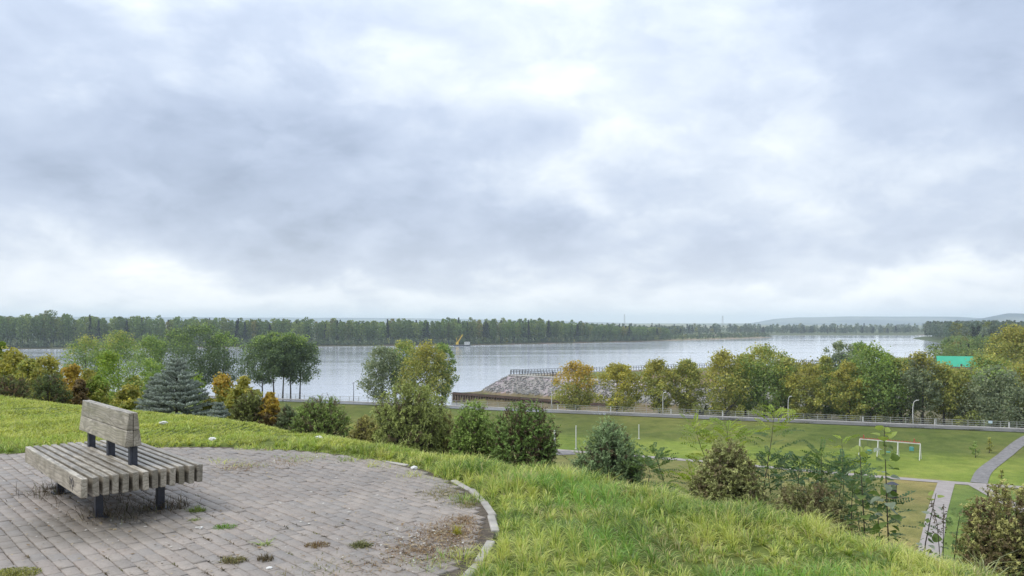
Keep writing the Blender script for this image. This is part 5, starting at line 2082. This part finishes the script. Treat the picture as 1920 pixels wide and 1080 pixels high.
LOC = {'green': [pinnate('leaf', 8, .20, .038, (.12, .19, .06), 1), pinnate('leaf', 7, .17, .036, (.15, .22, .065), 2), pinnate('leaf', 9, .22, .036, (.10, .165, .055), 3)],
       'bright': [pinnate('leaf', 8, .19, .038, (.30, .38, .06), 4), pinnate('leaf', 7, .16, .036, (.36, .42, .09), 5), pinnate('leaf', 8, .20, .038, (.24, .33, .06), 6)],
       'bluish': [pinnate('leaf', 8, .19, .036, (.10, .17, .085), 7), pinnate('leaf', 8, .21, .036, (.085, .15, .07), 8), pinnate('leaf', 7, .17, .036, (.14, .20, .085), 9)]}


def locust(label, px0, d, ybase, px1, ytop, nleaf, kind, seed, spread=1.0, tipkind=None, low=.12):
    rg = np.random.default_rng(seed)
    x0 = gx(px0, d)
    z0 = min(hgt(x0, d), EYE - (ybase - HOR) / F * d)
    x1, z1 = gx(px1, d), EYE - (ytop - HOR) / F * d
    t = thing('locust_shoot', label, 'sapling', (x0, d, z0), 0, 'young black locust shoots on the hillside')
    bend = np.array([rg.normal() * .05, rg.normal() * .05])
    P = [np.array([0, 0, -.05]), np.array([(x1 - x0) * .35 + bend[0], bend[1], (z1 - z0) * .4]), np.array([(x1 - x0) * .75, bend[1] * .5, (z1 - z0) * .78]), np.array([x1 - x0, 0, z1 - z0 - .05])]
    MB().tube(P, [.007, .0055, .0035, .0015], 5).build('stem', M['bark'], t)
    nleaf = int(nleaf * 2.3)
    for i in range(nleaf):
        f = low + (1 - low) * (i + rg.random() * .7) / nleaf
        f = min(f, 1)
        q = f * 3
        i0 = min(int(q), 2)
        p = P[i0] + (P[i0 + 1] - P[i0]) * (q - i0)
        a = i * 2.4 + rg.normal() * .4
        out_ = rg.uniform(.0, .26) * spread * (1.12 - f)
        p = p + np.array([math.cos(a) * out_, math.sin(a) * out_, out_ * .35])
        kd = tipkind if tipkind and f > .7 else kind
        me = LOC[kd][int(rg.integers(0, 3))]
        el_ = rg.uniform(-.15, .55) + f * .45
        sc = rg.uniform(.8, 1.25) * (1.05 - .35 * max(0, f - .75) / .25)
        ob('leaf', me, None, t, p, (rg.normal() * .35, -el_, a), (sc, sc, sc))


locust('leafy locust shoot with dark arched leaves right of the bluish juniper', 1262, 8.4, 945, 1225, 838, 20, 'green', 1)
locust('low bright locust shoot at the grass edge', 1290, 8.0, 950, 1300, 880, 12, 'bright', 2)
locust('bright yellow-green locust shoot spreading left above the brown juniper', 1345, 8.6, 930, 1300, 785, 20, 'bright', 3, 1.4, low=.35)
locust('bright yellow-green locust shoot right above the brown juniper', 1385, 8.3, 930, 1362, 790, 20, 'bright', 4, 1.3, low=.35)
locust('tallest locust shoot reaching up to the road', 1424, 8.0, 930, 1452, 760, 22, 'green', 5, .8, 'bright', low=.25)
locust('bluish locust shoot between the tallest one and the thicket', 1450, 8.2, 950, 1440, 842, 20, 'bluish', 6, 1.3)
locust('locust shoot at the left side of the thicket', 1490, 8.0, 960, 1500, 850, 24, 'bluish', 7, 1.5)
locust('locust shoot in the middle of the thicket', 1535, 7.8, 965, 1540, 838, 26, 'green', 8, 1.5)
locust('dense bluish locust shoot at the right of the thicket', 1572, 7.6, 970, 1580, 850, 26, 'bluish', 9, 1.5)
locust('locust shoot with an upright yellow leaf tip', 1590, 8.0, 960, 1578, 815, 18, 'green', 10, 1.0, 'bright')
locust('low locust shoot under the poplar saplings', 1602, 7.2, 990, 1600, 890, 20, 'bluish', 11, 1.4)
locust('locust shoot behind the tallest one', 1470, 8.9, 950, 1466, 862, 16, 'green', 21, 1.5)
locust('locust shoot low behind the thicket', 1520, 8.8, 960, 1515, 868, 18, 'bluish', 22, 1.6)
locust('pale locust shoot behind the right of the thicket', 1560, 8.6, 960, 1556, 862, 18, 'green', 23, 1.6)
locust('leafy locust shoot between thicket and first poplar sapling', 1606, 7.9, 985, 1602, 868, 20, 'green', 24, 1.3)
locust('low leafy shoot in front of the poplar saplings', 1648, 7.0, 1010, 1645, 925, 18, 'bluish', 25, 1.3)
locust('low arching shoot at the right side of the bluish juniper', 1222, 8.7, 935, 1215, 862, 16, 'green', 26, 1.2)
locust('small locust shoot at the foot of the corner juniper', 1790, 6.6, 1040, 1800, 955, 14, 'green', 12, 1.2)


# =================================================================== broad-leaved poplar saplings
def broad_leaf(name, col, under, seed):
    rg = np.random.default_rng(seed)
    pts = [(0, 0), (.12, .30), (.30, .46), (.55, .44), (.78, .26), (1.0, 0), (.78, -.26), (.55, -.44), (.30, -.46), (.12, -.30)]
    V = [(px_, py_ + rg.normal() * .02, -.22 * px_ * px_ + abs(py_) * .22 + rg.normal() * .015) for px_, py_ in pts]
    mid = [(.33, 0, -.03), (.66, 0, -.11)]
    V += mid
    Fc = [(0, 1, 10), (1, 2, 10), (2, 3, 10), (10, 3, 11), (3, 4, 11), (4, 5, 11), (5, 6, 11), (11, 6, 7), (11, 7, 10), (10, 7, 8), (10, 8, 9), (10, 9, 0)]
    V += [(-.45, -.012, .10), (-.45, .012, .10)]
    Fc += [(12, 0, 13)]
    c = np.tile(np.array(col), (len(V), 1)) * rg.uniform(.85, 1.15, (len(V), 1))
    me = mesh_np(name, np.array(V), np.array(Fc), c)
    me.materials.append(M['leaf'])
    return me


BL = [broad_leaf('leaf', (.13, .20, .05), None, 1), broad_leaf('leaf', (.17, .24, .07), None, 2), broad_leaf('leaf', (.36, .41, .33), None, 3), broad_leaf('leaf', (.10, .15, .04), None, 4),
      broad_leaf('leaf', (.28, .33, .24), None, 5), broad_leaf('leaf', (.30, .37, .09), None, 6)]


def sapling(label, px0, ybase, px1, ytop, d, nleaf, seed, size=.085, name='poplar_sapling'):
    rg = np.random.default_rng(seed)
    x0 = gx(px0, d)
    z0 = min(hgt(x0, d), EYE - (ybase - HOR) / F * d)
    x1, z1 = gx(px1, d), EYE - (ytop - HOR) / F * d
    t = thing(name, label, 'sapling', (x0, d, z0), 0, 'broad-leaved saplings in front of the slab path')
    P = [np.array([0, 0, -.05]), np.array([(x1 - x0) * .45, .01, (z1 - z0) * .5]), np.array([x1 - x0, 0, z1 - z0])]
    MB().tube(P, [.007, .005, .0025], 6).build('stem', M['bark'], t)
    nleaf = int(nleaf * 2.0)
    for i in range(nleaf):
        f = .10 + .90 * (i + rg.random() * .6) / nleaf
        f = min(f, 1)
        q = f * 2
        i0 = min(int(q), 1)
        p = P[i0] + (P[i0 + 1] - P[i0]) * (q - i0)
        a = i * 2.4 + rg.normal() * .3
        s = size * rg.uniform(.6, 1.25) * (1.15 - .45 * f)
        off = s * .45
        me = BL[5] if f > .9 else BL[int(rg.choice(5, p=[.28, .24, .18, .2, .1]))]
        ob('leaf', me, None, t, p + np.array([math.cos(a) * off, math.sin(a) * off, 0]), (rg.normal() * .45, rg.uniform(-.35, .55) - (.7 if f > .9 else 0), a), (s, s, s))


sapling('slender poplar sapling with broad leaves, nearer the thicket', 1626, 1005, 1612, 838, 6.9, 24, 1, .10)
sapling('taller poplar sapling with pale-backed leaves before the lawn', 1669, 1015, 1658, 803, 6.7, 30, 2, .105)
sapling('low grey-leaved seedling leaning over the slab path', 1722, 1035, 1755, 925, 6.5, 18, 3, .075, 'grey_seedling')


# dark seed stalks
def stalk(label, px0, ybase, px1, ytop, d, seed):
    rg = np.random.default_rng(seed)
    x0, z0 = gx(px0, d), EYE - (ybase - HOR) / F * d
    x1, z1 = gx(px1, d), EYE - (ytop - HOR) / F * d
    t = thing('seed_stalk', label, 'weed', (x0, d, z0), 0, 'withered seed stalks at the slab path')
    P = [(0, 0, -.2), ((x1 - x0) * .4, 0, (z1 - z0) * .5), (x1 - x0, 0, z1 - z0)]
    MB().tube(P, [.004, .003, .0015], 5).build('stem', M['bark'], t)
    n = 60
    f = rg.uniform(.3, 1, n)
    C = np.stack([(x1 - x0) * f + rg.normal(size=n) * .012, rg.normal(size=n) * .012, (z1 - z0) * f], 1)
    V = leaf_quads(C, rg.normal(size=(n, 3)), rg.uniform(.012, .03, n), np.full(n, 2.0), rg)
    ob('seeds', mesh_np('seeds', V, quads(n), np.tile((.10, .08, .05), (4 * n, 1))), M['dry'], t)


stalk('withered dark seed stalk in front of the slab path', 1765, 1030, 1745, 935, 6.4, 1)
stalk('second withered seed stalk, bent over the slab path', 1768, 1030, 1770, 945, 6.4, 2)


# tall straw blades beside the corner juniper
rg = np.random.default_rng(91)
n = 26
c = ground_pt(1838, 1066)
V, Fc, C = blades(rg.normal(size=n) * .06, rg.normal(size=n) * .06, np.zeros(n), rg.uniform(.15, .30, n), np.full(n, .009), rg.gamma(3, .28, n), np.tile((.33, .36, .16), (n, 1)) * rg.uniform(.7, 1.2, (n, 1)), rg)
tag(ob('straw_tuft', mesh_np('straw_tuft', V, Fc, C), M['grass'], None, (c[0], c[1], hgt(*c) - .01)), 'long pale grass blades at the foot of the corner juniper', 'grass tuft')


# =================================================================== haze
hm = bpy.data.materials.new('haze')
hm.use_nodes = True
hm.node_tree.nodes.clear()
hh = NT(hm.node_tree)
ho = hh.n('ShaderNodeOutputMaterial')
hv = hh.n('ShaderNodeVolumePrincipled')
hv.inputs['Color'].default_value = (.80, .91, 1.0, 1)
hv.inputs['Density'].default_value = 1.3e-4
hv.inputs['Anisotropy'].default_value = 0.0
hh.put(ho.inputs['Volume'], hv.outputs[0])
me = MB().box((0, 7800, 55), (30000, 17200, 165)).mesh('haze')
hz = ob('haze', me, hm)
hz['kind'] = 'stuff'
hz['label'] = 'thin bluish autumn haze over the river valley'
hz['category'] = 'haze'
